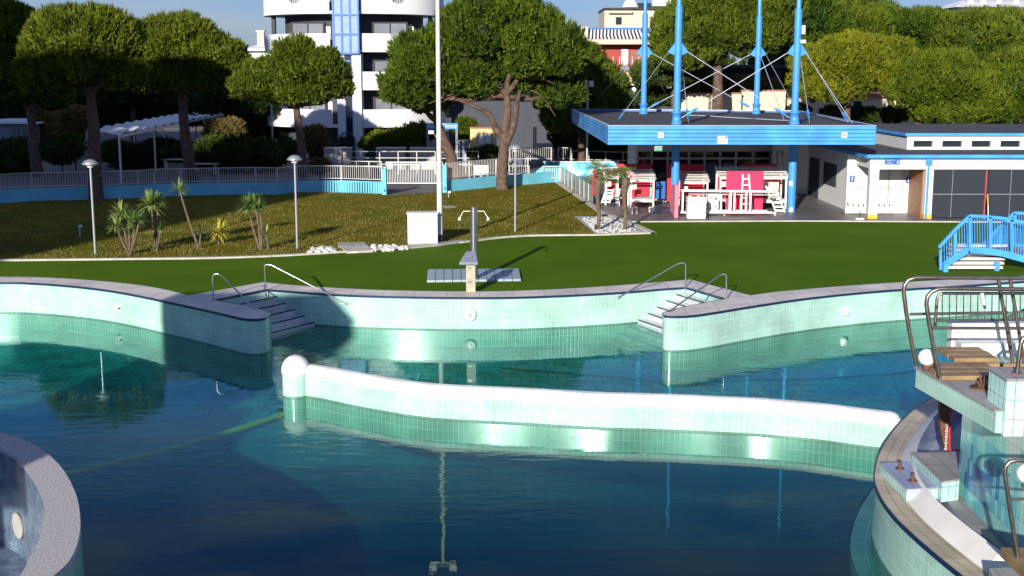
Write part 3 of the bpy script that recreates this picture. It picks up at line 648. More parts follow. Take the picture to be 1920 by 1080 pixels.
# showers
b = P(883, 546.5, .03); t = thing('control_post', b, 'beige square post with a sloping slate blue hood at the pool edge', 'shower post')
m = MB(); zt_ = V(880, 493, b.y).z; m.box((b.x, b.y, zt_/2), (.29, .2, zt_)); m.build('post', 'post_stone', t, .008)
m = MB()
for z in (.35, .8, 1.15): m.box((b.x-.03, b.y-.105, z), (.12, .02, .04))
m.build('push_button', 'steel', t)
m = MB(); c0 = V(861, 492, b.y-.25); c1 = V(896, 492, b.y-.25); d1 = V(892, 471, b.y+.25); d0 = V(874, 471, b.y+.25)
z0 = c0.z; hh = [Vector((c0.x, c0.y, z0)), Vector((c1.x, c1.y, z0)), Vector((d1.x, d1.y, d1.z)), Vector((d0.x, d0.y, d0.z))]
lo = [q-Vector((0, 0, .08)) for q in hh]; m.add(hh+lo, [(0, 1, 2, 3), (7, 6, 5, 4), (0, 4, 5, 1), (1, 5, 6, 2), (2, 6, 7, 3), (3, 7, 4, 0)])
m.build('hood', 'slate', t, .01)
b = P(889, 526, 0); t = thing('outdoor_shower', b, 'tall round steel shower column with two bent shower arms behind the beige post', 'shower')
top = V(887, 388, b.y); m = MB(); m.tube([b, (b.x, b.y, top.z)], .13, 18); m.build('column', 'steel', t)
for s in (-1, 1):
    m = MB(); z = V(887, 396, b.y).z; m.tube([(b.x+s*.1, b.y, z), (b.x+s*.34, b.y, z), (b.x+s*.4, b.y, z-.12), (b.x+s*.46, b.y, z-.2)], .016, 6); k = m.build('shower_arm', 'ivory', t)
    m = MB(); m.lathe((b.x+s*.47, b.y, z-.3), [(.001, .1), (.03, .1), (.06, 0), (.001, 0)], 12); m.build('shower_head', 'ivory', k)
t = thing('shower_tray', P(888, 520), 'pale blue-grey slatted shower tray lying on the green turf', 'shower tray')
q = [P(802, 508), P(973, 506.5), P(977, 526.5), P(800, 529)]
for i in range(11):
    u0 = i/11+.003; u1 = (i+1)/11-.003; m = MB(); m.prism([q[0].lerp(q[1], u0).xy, q[0].lerp(q[1], u1).xy, q[3].lerp(q[2], u1).xy, q[3].lerp(q[2], u0).xy], -.01, .06); m.build('tray_panel', 'platform', t, .006)
# ------------------------------------------------------------------ round basin lower left
pin = smooth_path(XY([(-60, 822), (-20, 832), (0, 842), (30, 858), (55, 886), (75, 922), (84, 957), (79, 992), (64, 1030), (38, 1080)]), 3)
pout = [Vector(p) for p in smooth_path(XY([(-120, 795), (-60, 798), (0, 810), (60, 831), (110, 870), (139, 918), (150, 963), (148, 1008), (131, 1050), (100, 1080)]), 3)]
e_in = [Vector(p) for p in ((-7.6, 13.9), (-8.7, 12.2), (-11, 10.8), (-15, 10.6), (-18, 13), (-19, 17), (-16.5, 20.4), (-13.2, 21.7))]
e_out = [Vector(p) for p in ((-6.5, 13.4), (-7.7, 11.3), (-10.7, 9.5), (-15.2, 9.3), (-19.2, 12), (-20.4, 17), (-17.5, 21.7), (-13.4, 23.5))]
ci = pin+e_in; cu = pout+e_out; n = min(len(ci), len(cu)); ci = ci[:n]; cu = cu[:n]; ci.append(ci[0]); cu.append(cu[0])
t = thing('round_basin', (-13, 16, 0), 'round basin with a broad speckled stone rim and dark blue mosaic inside', 'basin')
m = MB(); m.band(cu, ci, .0); m.wall(cu, -.1, .0); m.build('stone_rim', 'speck', t)
m = MB(); m.wall(cu, -.965, -.1); m.cur = 1; m.wall(cu, -1.9, -.965); m.build('outer_wall', ['aqua', 'aqua_dim'], t)
m = MB(); m.wall(ci[::-1], -1.9, -.06); m.prism(ci[:-1], -2.0, -1.9, bot=False, side=False); m.build('inner_wall', 'blue_mosaic', t)
m = MB(); m.wall(ci[::-1], -.06, .0); m.build('rim_edge', 'lilac', t)
c = V(36, 985, P(60, 985, 0).y+1.1); 
cands = [(abs((960+p.x*F/(FW.dot(Vector((p.x, p.y, -1.6))-Vector((0, 0, H)))))-36), p) for p in ci if True]
# porthole on the inner wall: nearest wall point along the pixel ray below the rim
best = None
for a_, b_ in zip(ci, ci[1:]):
    for u in np.linspace(0, 1, 10):
        p = Vector(a_).lerp(Vector(b_), u)
        for z in np.linspace(-1.6, -.3, 14):
            d = Vector((p.x, p.y, z))-Vector((0, 0, H)); dep = FW.dot(d)
            px = 960+d.x*F/dep; py = 540-UP.dot(d)*F/dep
            s = (px-36)**2+(py-985)**2
            if best is None or s < best[0]: best = (s, Vector((p.x, p.y, z)), (Vector(b_)-Vector(a_)).normalized())
bn = Vector((best[2].y, -best[2].x, 0)); bn = bn if bn.dot(Vector((-13, 15.5, 0))-Vector((best[1].x, best[1].y, 0))) > 0 else -bn
m = MB(); m.disc(best[1]+bn*.02, .24, bn, 28, .02); m.build('porthole', 'concrete', t)
# ------------------------------------------------------------------ diving island, right
ro = smooth_path(XY([(1900, 700), (1830, 712), (1760, 740), (1722, 762), (1691, 789), (1666, 820), (1649, 850), (1641, 880), (1641, 905), (1655, 937), (1680, 970), (1716, 1005), (1760, 1043), (1806, 1080)]), 3)
ro = [Vector((16, 28)), Vector((13, 28))]+ro[:-1]+smooth_path([ro[-1], Vector((7.0, 15.0)), Vector((8.3, 13.9)), Vector((10, 13.0)), Vector((13, 12.2)), Vector((18, 12))], 3)
rin = [offset(ro, d) for d in (.0, .38, .66, 1.02)]
# white band and inner channel follow the rim
t = thing('diving_island', (9, 19, 0), 'curved tiled island with a tan coping, white gutter band and navy edge line', 'pool island')
m = MB(); m.band(rin[0], rin[1], 0.); m.build('tan_coping', 'tan_tile', t)
m = MB(); m.wall(ro, -.07, .0); m.wall(offset(ro, -.02), -.07, .004); m.band(ro, offset(ro, -.02), .006); m.build('navy_edge', 'navy', t)
m = MB(); m.wall(ro, -.965, -.07); m.cur = 1; m.wall(ro, -1.65, -.965); m.cur = 2; m.wall(ro, -7, -1.65); m.build('outer_wall', ['aqua', 'aqua_dim', 'deep_floor'], t)
m = MB(); m.band(rin[1], rin[2], -.004, .24); m.build('gutter_band', 'pale_band', t)
m = MB(); m.wall(rin[2][::-1], -.32, .24); m.band(rin[2], rin[3], -.32); m.wall(rin[3], -.32, 0); m.build('channel', 'lilac', t)
m = MB(); m.prism(rin[3], -.5, .0, bot=False, side=False); m.build('floor', 'grey_tile', t)
lo = offset(ro, -.34)
m = MB(); m.band(lo, ro, -1.25); m.wall(lo, -1.6, -1.25); m.build('underwater_ledge', 'aqua_dim', t)
# tiled blocks on the island
def block(name, label, quad, h, top='grey_tile', side='aqua_big', z=0.):
    q = XY(quad, h+z); t = thing(name, (q[0].x, q[0].y, z), label, 'tiled block'); m = MB(); m.prism(q, z, h+z-.03, top=False); m.build('sides', side, t)
    m = MB(); c = sum((p for p in q), Vector((0, 0)))/4; m.prism([c+(p-c)*1.015 for p in q], h+z-.03, h+z); m.build('top', top, t); return t
t1 = block('tiled_block', 'low lilac-topped tiled block carrying two rusty bolts', [(1651, 868), (1710, 866), (1765, 913), (1700, 917)], .2, 'lilac')
t2 = block('tiled_block', 'higher tiled block with a grey top beside the bolted block', [(1710, 849), (1797, 847), (1799, 898), (1766, 902)], .36)
t3 = block('tiled_block', 'tiled block cut off by the bottom right corner of the view', [(1855, 1066), (1990, 1060), (1990, 1130), (1880, 1120)], .4)
for x, y, lb in ((1687, 879, 'left rusty bolt on the low tiled block'), (1711, 902, 'right rusty bolt on the low tiled block')):
    c = P(x, y, .2); t = thing('anchor_bolt', c, lb, 'bolt', 'rusty bolts on the low block')
    m = MB(); m.lathe(c, [(.001, .012), (.075, .012), (.075, 0)], 14); m.build('plate', 'rust', t); m = MB(); m.lathe(c, [(.03, 0), (.03, .13), (.022, .14), (.001, .14)], 10); m.build('stud', 'rust', t)
# mural tower body
pp = [P(1795, 922).xy, P(1812, 945).xy, P(1832, 966).xy, P(1870, 1003).xy, P(1918, 1047).xy, P(1990, 1100).xy]
body = pp+[Vector((14, 14)), Vector((14, 21.5)), P(1812, 850).xy]
t = thing('diving_tower', (pp[0].x, pp[0].y, 0), 'diving tower with a mosaic wall of aqua, white and navy tiles carrying a tiled platform', 'diving tower')
m = MB(); m.prism(body, -.02, 2.0); m.build('mosaic_wall', 'mural', t)
PZ = 2.6; A = P(1718, 688, PZ); Bq = P(1868, 769, PZ)
plat = [A.xy, Bq.xy, Bq.xy+Vector((8, -.1)), A.xy+Vector((8, .1))]
m = MB(); m.prism(plat, PZ-.3, PZ-.02, top=False); m.build('platform_side', 'aqua', t)
c = sum(plat, Vector((0, 0)))/4; m = MB(); m.prism([p+(c-p).normalized()*-.03 for p in plat], PZ-.02, PZ); m.build('platform_top', 'grey_tile', t)
m = MB(); m.bx(7.0, 14, 17.4, 19.4, PZ-.3, PZ-.03); m.build('rear_platform', 'aqua', t)
m = MB(); wx = V(1783, 650, 18.6).x; m.bx(wx, 14, 18.6, 18.8, PZ-.03, 3.0); m.build('white_parapet', 'white', t)
m = MB(); m.bx(wx+.05, 14, 18.3, 18.6, PZ-.03, 2.75); m.build('parapet_seat', 'white', t)
fx = P(1881, 815, 2.3); m = MB(); m.bx(fx.x, fx.x+3, 15.03, 15.62, 2.28, 3.0); m.build('platform_block', 'aqua_big', t)
m = MB(); m.bx(fx.x-.02, fx.x+3, 15.0, 15.65, 3.0, 3.03); m.build('block_top', 'grey_tile', t)
m = MB(); c = P(1841, 728, PZ)
for dx, dz in ((-.05, .1), (-.02, .16), (.03, .18), (.08, .12)): m.tube([(c.x+dx*.6, c.y, PZ), (c.x+dx*1.3, c.y, PZ+dz)], .018, 6)
m.lathe(c, [(.001, .02), (.16, .015), (.16, 0)], 14); m.build('rusty_studs', 'rust', t)
# timber boards
def boards(label, x0, x1, y0, y1, z, n):
    t = thing('diving_board', (x0, y0, z), label, 'diving board', 'wooden boards on the diving platform')
    for i in range(n):
        a = y0+(y1-y0)*i/n; m = MB(); m.bx(x0+random.uniform(-.01, .01), x1+random.uniform(-.02, .02), a+.012, a+(y1-y0)/n-.008, z, z+.06); m.build('plank', 'wood', t, .006)
x0 = P(1764, 712, PZ).x
boards('long weathered timber board between the near rail posts', x0, P(1868, 700, PZ).x, 16.62, 17.42, PZ+.004, 3)
boards('short weathered timber board behind the long one, at the white globe', P(1790, 670, PZ).x-.2, P(1825, 665, PZ).x+.1, 17.5, 18.28, PZ+.05, 3)
m = MB(); m.bx(5.95, 9, 17.43, 17.5, PZ-.1, PZ+.05); tag(m.build('timber_edge', 'wood'), 'narrow timber edge strip running right behind the long board', 'board')
def diverail(label, Y, px, mid, legs):
    t = thing('platform_rail', V(px[0][0], px[0][1], Y), label, 'railing', 'steel railings on the diving platform')
    m = MB(); m.tube([V(x, y, Y) for x, y in px], .03, 10); m.build('top_rail', 'steel_warm', t)
    m = MB(); m.tube([V(x, y, Y) for x, y in mid], .022, 8); m.build('middle_rail', 'steel_warm', t)
    for a, b in legs: m = MB(); m.tube([V(a[0], a[1], Y), V(b[0], b[1], Y)], .028, 8); m.build('leg', 'steel_warm', t)
diverail('farther of two tall round-cornered steel rails on the platform', 17.45, [(1719, 688), (1708, 636), (1699, 585), (1694.5, 548), (1696, 534), (1703, 525), (1716, 520.5), (1760, 520.5), (1960, 522), (2100, 523)], [(1706, 589), (1890, 586)], [((1872, 524), (1899, 680)), ((1894, 524), (1921, 684))])
diverail('nearer of two tall round-cornered steel rails on the platform', 16.7, [(1763, 713), (1752, 660), (1742, 605), (1737, 570), (1739, 556), (1747, 547), (1760, 541.5), (1790, 541), (1960, 543), (2100, 544)], [(1748, 615), (2060, 616)], [])
a = V(1906, 706, 15.35)
m = MB(); m.tube([V(1906, 706, 15.3), V(1913, 650, 15.3), V(1917, 636, 15.3), V(1925, 629, 15.3), V(1960, 628, 15.3)], .028, 10)
t = thing('block_rail', a, 'short steel hoop rail standing on the aqua tiled block at the right edge', 'railing'); m.build('hoop', 'steel_warm', t); m = MB(); m.lathe((V(1906, 706, 15.3).x, 15.3, 3.03), [(.001, .015), (.06, .015), (.06, 0)], 12); m.build('flange', 'rust', t)
# balustrade behind
t = thing('rear_balustrade', V(1753, 618, 19.1), 'low steel balustrade with thin upright bars behind the white parapet', 'railing')
YB = 19.1; m = MB(); m.tube([V(1753, 612, YB), V(1757, 560, YB), V(1760, 553, YB), (V(1768, 550, YB)), V(2000, 550, YB)], .025, 8); m.tube([V(1756, 601, YB), V(2000, 598, YB)], .02, 8); m.build('frame', 'steel_warm', t)
for i in range(15): m = MB(); x = 1767+13.3*i; m.tube([V(x, 552, YB), V(x-.5, 600, YB)], .009, 6); m.build('baluster', 'steel_warm', t)
t = thing('stair_balustrade', V(1860, 618, 21.5), 'dark stair balustrade sloping away behind the diving platform', 'railing')
m = MB(); m.tube([V(1852, 612, 21.5), V(1925, 578, 21.5)], .02, 6); m.tube([V(1860, 616, 21.5), V(1925, 612, 21.5)], .02, 6); m.build('frame', 'steel_warm', t)
for i in range(9): m = MB(); x = 1863+7*i; m.tube([V(x, 610-(x-1852)*.46, 21.5), V(x, 614, 21.5)], .008, 5); m.build('baluster', 'steel_warm', t)
m = MB(); m.tube([V(1841, 549, YB-.06), V(1843, 562, YB-.06), V(1846, 574, YB-.06), V(1848, 584, YB-.06)], [.03, .04, .025, .012], 6); tag(m.build('white_rag', 'white'), 'white rag knotted on the rear balustrade', 'rag')
def globe(x, y, Y, r, label):
    c = V(x, y, Y); t = thing('globe_lamp', (c.x, c.y, c.z-r), label, 'lamp', 'white globe lamps'); m = MB(); m.sphere(c, r, 1, 20, 12); m.build('globe', 'globe', t)
    m = MB(); m.lathe(c-Vector((0, 0, r+.05)), [(.05, 0), (.05, .07), (.001, .07)], 12); m.tube([c-Vector((0, 0, r)), c+Vector((.16, -.03, -r+.0))], .02, 6); m.build('bracket', 'rust', t)
globe(1738, 670, 17.1, .122, 'white globe lamp at the left tip of the diving platform'); globe(1925, 888, 14.0, .12, 'white globe lamp at the right edge beside the lower rail')
# lower rail and its platform
c = P(1909, 1046, .9); t = thing('lower_platform', (c.x, c.y, .9), 'dark timber step platform at the right edge below the mosaic wall', 'platform')
m = MB(); m.bx(c.x-.08, c.x+3, c.y-.5, c.y+.35, .78, .9); m.build('slab', 'wood', t, .01)
m = MB(); m.bx(c.x+.4, c.x+2.8, c.y-.4, c.y+.3, -.02, .78); m.build('support', 'aqua', t)
Y = c.y; t = thing('lower_rail', c, 'round-cornered steel rail at the right edge in front of the mosaic wall', 'railing')
m = MB(); m.tube([c, V(1901, 1000, Y), V(1891, 935, Y), V(1884.5, 888, Y), V(1886, 874, Y), V(1893, 866, Y), V(1905, 863, Y), V(1990, 862, Y)], .028, 10); m.build('top_rail', 'steel_warm', t)
m = MB(); m.tube([V(1893, 936, Y), V(1990, 934, Y)], .02, 8); m.build('middle_rail', 'steel_warm', t)
# red curved door leaf, pole and chain
c = P(1774, 846); t = thing('red_column', (c.x, c.y, 0), 'dark red curved column under the tip of the diving platform', 'column')
m = MB(); w = [(V(1764, 735, c.y), V(1788, 735, c.y)), (V(1762.5, 775, c.y), V(1784, 775, c.y)), (V(1764, 805, c.y), V(1780, 805, c.y)), (V(1769, 832, c.y), V(1778, 832, c.y)), (V(1773, 848, c.y), V(1777, 848, c.y))]
for (a, b), (a2, b2) in zip(w, w[1:]):
    dq = Vector((0, .12, 0)); m.add([a, b, b2, a2, a+dq, b+dq, b2+dq, a2+dq], [(0, 1, 2, 3), (7, 6, 5, 4), (1, 5, 6, 2), (0, 3, 7, 4)])
m.build('leaf', 'rust', t)
c = P(1780, 846); t = thing('red_pole', (c.x, c.y, 0), 'thin red pole with a white plastic chain beside the dark red column', 'pole')
m = MB(); m.tube([c, V(1782, 745, c.y)], .02, 8); m.tube([c+Vector((0, 0, .02)), c+Vector((.35, 0, .02))], .012, 6); m.build('pole', 'red', t)
m = MB()
for i in range(9): q = V(1775.5-.3*i, 797+5.6*i, c.y-.05); m.torus(q, .02, .007, (1, .2, 0) if i % 2 else (0, -1, .1), 10, 5)
m.build('chain', 'white', t)
# ------------------------------------------------------------------ blue footbridge
t = thing('footbridge', P(1765, 508), 'bright blue steel arched footbridge with upright bars on the turf at the right edge', 'footbridge')
YB = 42.4
bot = [(1766, 500), (1790, 484), (1816, 468), (1850, 471), (1880, 475), (1920, 486), (1980, 508)]
topp = [(1760, 464), (1790, 431), (1818, 404.5), (1850, 406), (1880, 409), (1920, 417), (1980, 438)]
for k, Yk in ((0, YB), (1, YB+2.1)):
    m = MB(); sh = (0, 0)
    K_ = Vector((1.9*k, .9*k, 0)); B_ = [V(x, y, YB)+K_ for x, y in bot]; T_ = [V(x, y, YB)+K_ for x, y in topp]
    for a, b in zip(B_, B_[1:]): m.bar(a, b, .06, .22)
    m.build('stringer', 'sky_blue', t)
    m = MB()
    for a, b in zip(T_, T_[1:]): m.bar(a, b, .09, .1)
    m.build('top_rail', 'sky_blue', t)
    for x, yb_, yt_ in ((1763, 506, 468), (1790, 484, 435), (1818, 468, 406), (1856, 471, 407), (1897, 480, 412), (1937, 490, 422)):
        m = MB(); m.bar(V(x, yb_, YB)+K_-Vector((0, .01, 0)), V(x, yt_, YB)+K_-Vector((0, .01, 0)), .09, .07); m.build('post', 'sky_blue', t)
    for i in range(44):
        u = i/43; x = 1766+u*205; yb_ = np.interp(x, [a for a, _ in bot], [b for _, b in bot]); yt_ = np.interp(x, [a for a, _ in topp], [b for _, b in topp])
        m = MB(); m.bar(V(x, yb_, YB)+K_, V(x-1, yt_, YB)+K_, .022); m.build('bar', 'sky_blue', t)
for i in range(6):
    a = V(1776+5.5*i, 505-7*i, YB); m = MB(); m.bx(a.x, a.x+1.95, YB+.05+.16*i, YB+.42+.16*i, max(0, a.z-.02)+.03, max(.0, a.z)+.09); m.build('tread', 'white_wood', t)
q0 = V(1816, 470, YB); q1 = V(1980, 508, YB); m = MB()
dk = [V(x, y, YB) for x, y in bot[2:]]
for a, b in zip(dk, dk[1:]): m.add([a, b, b+Vector((1.9, .9, 0)), a+Vector((1.9, .9, 0)), a-Vector((0, 0, .08)), b-Vector((0, 0, .08)), b+Vector((1.9, .9, -.08)), a+Vector((1.9, .9, -.08))], [(0, 1, 2, 3), (7, 6, 5, 4), (0, 4, 5, 1)])
m.build('deck', 'wood', t)
for x, y in ((1772, 509), (1868, 507)):
    p = P(x, y); m = MB(); m.bx(p.x-.08, p.x+.08, p.y-.08, p.y+.08, -.01, .3); m.build('foot', 'sky_blue', t)
# ================================================================== LAWN OBJECTS
def mushroom(x, y, ytop, label):
    b = P(x, y); z = V(x, ytop, b.y).z; t = thing('garden_lamp', b, label, 'lamp post', 'mushroom garden lamps on the lawn')
    m = MB(); m.tube([b, (b.x, b.y, z-.25)], [.05, .042], 10); m.build('pole', 'lamp_metal', t)
    m = MB(); m.lathe((b.x, b.y, z-.25), [(.03, -.02), (.29, .06), (.3, .09), (.2, .2), (.1, .25), (.001, .26)], 24); k = m.build('lamp_shade', 'lamp_metal', t)
    m = MB(); m.lathe((b.x, b.y, z-.25), [(.05, -.06), (.12, -.03), (.12, .06)], 16); m.build('diffuser', 'globe', k)
mushroom(179, 478, 299, 'mushroom lamp post at the left end of the lawn, before the dark pine trunk')
mushroom(557.5, 468, 291, 'mushroom lamp post in the middle of the lawn, left of the white rocks')
mushroom(966, 434, 271, 'mushroom lamp post right of the big pine trunk')
b = P(825, 456); t = thing('floodlight_pole', b, 'tall cream pole rising out of view behind the white cabinet', 'pole')
m = MB(); m.tube([(b.x, b.y, .35), (b.x-.0, b.y, 11.6)], [.115, .075], 14); m.build('shaft', 'pole', t)
m = MB(); m.lathe((b.x, b.y, 0), [(.12, .0), (.12, .36), (.001, .36)], 14); m.build('foot', 'black', t)
m = MB(); m.box((b.x, b.y, .02), (.4, .34, .06)); m.build('base_plate', 'kerb', t)
m = MB(); m.box((b.x, b.y, 11.6), (1.1, .12, .12)); m.build('crossarm', 'galv', t)
for s in (-.6, .6): m = MB(); m.box((b.x+s*.7, b.y-.1, 11.78), (.3, .14, .22)); m.build('floodlight', 'lamp_metal', t)
zs = V(808, 250, b.y).z; m = MB(); m.tube([(b.x-.08, b.y, zs-.2), (b.x-.2, b.y, zs)], .02, 6); m.box((b.x-.3, b.y-.05, zs+.05), (.22, .16, .14)); m.build('small_floodlight', 'lamp_metal', t)
c = P(792, 459.5); t = thing('electrical_cabinet', c, 'boxy white electrical cabinet at the foot of the tall pole', 'cabinet')
m = MB(); m.box((c.x, c.y+.33, .65), (1.2, .62, 1.2), R(3)); m.build('body', 'white', t, .02)
m = MB(); m.box((c.x, c.y+.33, 1.27), (1.28, .7, .05), R(3)); m.build('lid', 'white', t, .01)
for s in (-.29, .29): m = MB(); m.box((c.x+s, c.y+.012, .65), (.56, .02, 1.12), R(3)); k = m.build('door', 'white', t, .006)
m = MB(); m.box((c.x, c.y+.33, .02), (1.15, .55, .08), R(3)); m.build('plinth', 'concrete', t)
def stake(x, y, h, label):
    b = P(x, y); t = thing('tap_stake', b, label, 'garden tap', 'small garden taps'); m = MB(); m.tube([b, (b.x, b.y, h)], .03, 6); m.build('pipe', 'galv', t); m = MB(); m.box((b.x+.05, b.y-.04, h), (.16, .06, .1)); m.build('tap', 'white', t)
stake(150, 446, .5, 'small white garden tap in the lawn left of the left lamp'); stake(841, 370, .3, 'small garden tap in the lawn near the gate')
# yuccas
def head(m, c, r, n, up, flat_=.0):
    for i in range(n):
        d = Vector((random.gauss(0, 1), random.gauss(0, 1), random.uniform(-.5, 1.2)+up)); d.normalize(); L = r*random.uniform(.75, 1.15)
        s = d.cross(Vector((0, 0, 1))); s = s.normalized() if s.length > .01 else Vector((1, 0, 0)); w = .022*(.6+r)
        a = c+d*L*.55; e = c+d*L-Vector((0, 0, L*(.16+.12*random.random())*(1-abs(d.z)))); b0 = c+d*.04
        m.add([b0-s*w*.6, b0+s*w*.6, a+s*w, a-s*w], [(0, 1, 2, 3)]); m.add([a-s*w, a+s*w, e], [(0, 1, 2)])
def yucca(px, stems, label, mat='yucca', name='yucca'):
    b = P(*px); t = thing(name, b, label, 'yucca', 'yucca plants on the lawn')
    for (x, y, r, n) in stems:
        h = V(x, y, b.y+random.uniform(-.25, .25))
        if h.z > .35: m = MB(); m.tube(smooth_path([b+Vector((random.uniform(-.05, .05), 0, -.02)), b.lerp(h, .5)+Vector((random.uniform(-.06, .06), 0, -.05)), h], 3), [.055, .05, .048, .045, .04, .04, .035], 7); m.build('stem', 'palmbark', t)
        m = MB(); head(m, h, r, n, .15); o = m.build('leaves', mat, t)
        at = o.data.attributes.new('tint', 'FLOAT', 'POINT'); at.data.foreach_set('value', np.repeat(RNG.uniform(0, 1, len(o.data.vertices)//7+1), 7)[:len(o.data.vertices)].astype(np.float32))
yucca((243, 478), [(228, 400, .62, 130), (240, 415, .68, 160), (251, 422, .6, 130), (218, 425, .5, 90), (262, 412, .45, 80)], 'bushy multi-stemmed yucca, leftmost on the lawn')
yucca((292, 471), [(284, 385, .72, 190), (296, 378, .5, 110), (300, 430, .4, 50), (294, 463, .3, 40)], 'yucca with a full round head second from the left')
yucca((376, 467), [(337, 357, .55, 90)], 'slender leaning yucca with one small tuft on a bare stem')
yucca((378, 463), [(377, 436, .42, 26)], 'small thin yucca shoot at the foot of the leaning one')
yucca((411, 458), [(411, 437, .62, 150)], 'low yellow-leaved stemless yucca in the lawn', 'yucca_y')
yucca((489, 469), [(466, 388, .62, 140), (478, 380, .55, 110), (487, 392, .5, 90)], 'tall two-stemmed yucca left of the middle lamp')
yucca((500, 469), [(499, 438, .4, 60)], 'small yucca right beside the tall two-stemmed one')
# palms
def palm(x, y, ytop, label):
    b = P(x, y); z = V(x, ytop, b.y).z; t = thing('palm_tree', b, label, 'palm tree', 'young fan palms in the gravel bed')
    m = MB(); n = 18; m.tube([(b.x+.04*math.sin(i*.4), b.y, -.02+(z+.02)*i/n) for i in range(n+1)], [(.085 if i < n*.55 else .085+.085*min(1, (i-n*.55)/(n*.25)))*(1+.08*(i % 2)) for i in range(n+1)], 10); m.build('trunk', 'palmbark', t)
    m = MB(); c = Vector((b.x, b.y, z-.05))
    for i in range(26):
        a = random.uniform(0, 6.28); el = random.uniform(-.5, 1.25); d = Vector((math.cos(a)*math.cos(el), math.sin(a)*math.cos(el), math.sin(el))); L = random.uniform(.35, .5); e = c+d*L; m.bar(c, e, .018)
        s = d.cross(Vector((0, 0, 1))).normalized(); u = s.cross(d)
        for k in range(11):
            f = -1.25+2.5*k/10; dd = d*math.cos(f)+s*math.sin(f)+u*random.uniform(-.1, .1); q = e+dd*random.uniform(.3, .42)-Vector((0, 0, .07)); pw = u.cross(dd).normalized()*.018
            m.add([e, (e+q)/2+pw, q, (e+q)/2-pw], [(0, 1, 2, 3)])
    o = m.build('fronds', 'yucca', t); at = o.data.attributes.new('tint', 'FLOAT', 'POINT'); at.data.foreach_set('value', (RNG.uniform(0, .5, len(o.data.vertices)//4+1).repeat(4)[:len(o.data.vertices)]).astype(np.float32))
palm(1121, 431, 325, 'left young palm in the white gravel bed, with a dark box at its foot'); palm(1171, 431, 333, 'right young palm in the white gravel bed, before the white cabana')
b = P(1117, 431); m = MB(); m.box((b.x, b.y-.05, .12), (.12, .12, .24)); tag(m.build('ground_spotlight', 'black', None, .01), 'small black box at the foot of the left palm', 'spotlight')
# ------------------------------------------------------------------ blue boundary wall with railings
WH = .66
def lowwall(path, label, name='boundary_wall', h=WH, mat='wall_blue'):
    t = thing(name, (path[0].x, path[0].y, 0), label, 'wall', 'light blue boundary wall'); o_ = offset(path, .22)
    m = MB(); m.wall(path, -.05, h, False); m.wall(o_[::-1], -.05, h, False); m.band(path, o_, h)
    m.prism([path[0], o_[0], o_[0]+Vector((-.01, 0)), path[0]+Vector((-.01, 0))], -.05, h); m.prism([path[-1], path[-1]+Vector((.01, 0)), o_[-1]+Vector((.01, 0)), o_[-1]], -.05, h); m.build('wall', mat, t); return t
def railing(path, z0, z1, label, group=None, n_per=.13, mat='galv', post=1.9, name='railing'):
    t = thing(name, (path[0].x, path[0].y, z0), label, 'railing', group)
    m = MB()
    for a, b in zip(path, path[1:]):
        for z in (z0+.12, z1): m.bar((a.x, a.y, z), (b.x, b.y, z), .04, .045)
    m.build('rails', mat, t); m = MB(); L = 0; np_ = 0; posts = []
    for a, b in zip(path, path[1:]):
        d = (b-a).length; k = max(1, int(d/n_per))
        for i in range(k): q = a.lerp(b, (i+.5)/k); m.bar((q.x, q.y, z0+.12), (q.x, q.y, z1), .022)
        kk = max(1, round(d/post))
        for i in range(kk): posts.append(a.lerp(b, i/kk))
    posts.append(path[-1]); m.build('bars', mat, t)
    for q in posts[:90]: mm = MB(); mm.bar((q.x, q.y, z0), (q.x, q.y, z1+.02), .05); mm.build('post', mat, t)
    return t
wl = [Vector(p) for p in wall_base[:12]]; wl2 = [Vector(p) for p in wall_base[11:13]]
seg = [p for p in wall_base[:13]]
lowwall([Vector(p) for p in wall_base[:13]], 'wavy light blue wall along the lawn, left of the gate, half in shade')
railing([Vector(p)+Vector((0, .1)) for p in wall_base[:13]], WH, WH+.84, 'grey bar railing on the blue wall left of the gate')
wr = [Vector(p) for p in wall_base[14:19]]; lowwall(wr, 'light blue wall along the lawn right of the gate, behind the big pine')
railing([p+Vector((0, .1)) for p in wr[:4]], WH, WH+1.0, 'pale bar railing on the blue wall right of the gate')
# ribbed strip of the wall
m = MB(); a = P(606, 360.2).xy; b = P(716, 362.8).xy
for i in range(24): q = a.lerp(b, i/23); m.bx(q.x-.04, q.x+.04, q.y-.06, q.y-.0, 0, WH)
tag(m.build('wall_ribs', 'wall_blue'), 'ribbed light blue fins on the wall just left of the gate', 'fins')
for x, yb, yt, lb in ((721, 365, 316, 'light blue gate post at the left side of the gate'), (834, 361, 309, 'light blue gate post at the right side of the gate')):
    b = P(x, yb); z = V(x, yt, b.y).z; t = thing('gate_post', b, lb, 'post', 'blue gate posts'); m = MB(); m.box((b.x, b.y, z/2), (.24, .24, z)); m.build('post', 'wall_blue', t, .01); m = MB(); m.box((b.x+.02, b.y-.13, .25), (.1, .03, .16)); m.build('latch', 'deep_blue', t)
YG = P(780, 346).y
t = thing('gate', (V(720, 346, YG).x, YG, 0), 'white bar gate across the lawn entrance with a small sign', 'gate')
x0 = V(724, 340, YG).x; x1 = V(830, 340, YG).x; zt = V(780, 304, YG).z
m = MB(); m.bar((x0, YG, .08), (x1, YG, .08), .05, .06); m.bar((x0, YG, zt), (x1, YG, zt), .05, .06); m.bar((x0, YG, zt-.16), (x1, YG, zt-.16), .04); m.build('gate_frame', 'white', t)
m = MB()
for i in range(36): x = x0+(x1-x0)*i/35; m.bar((x, YG, .08), (x, YG, zt), .028)
m.build('bars', 'white', t)
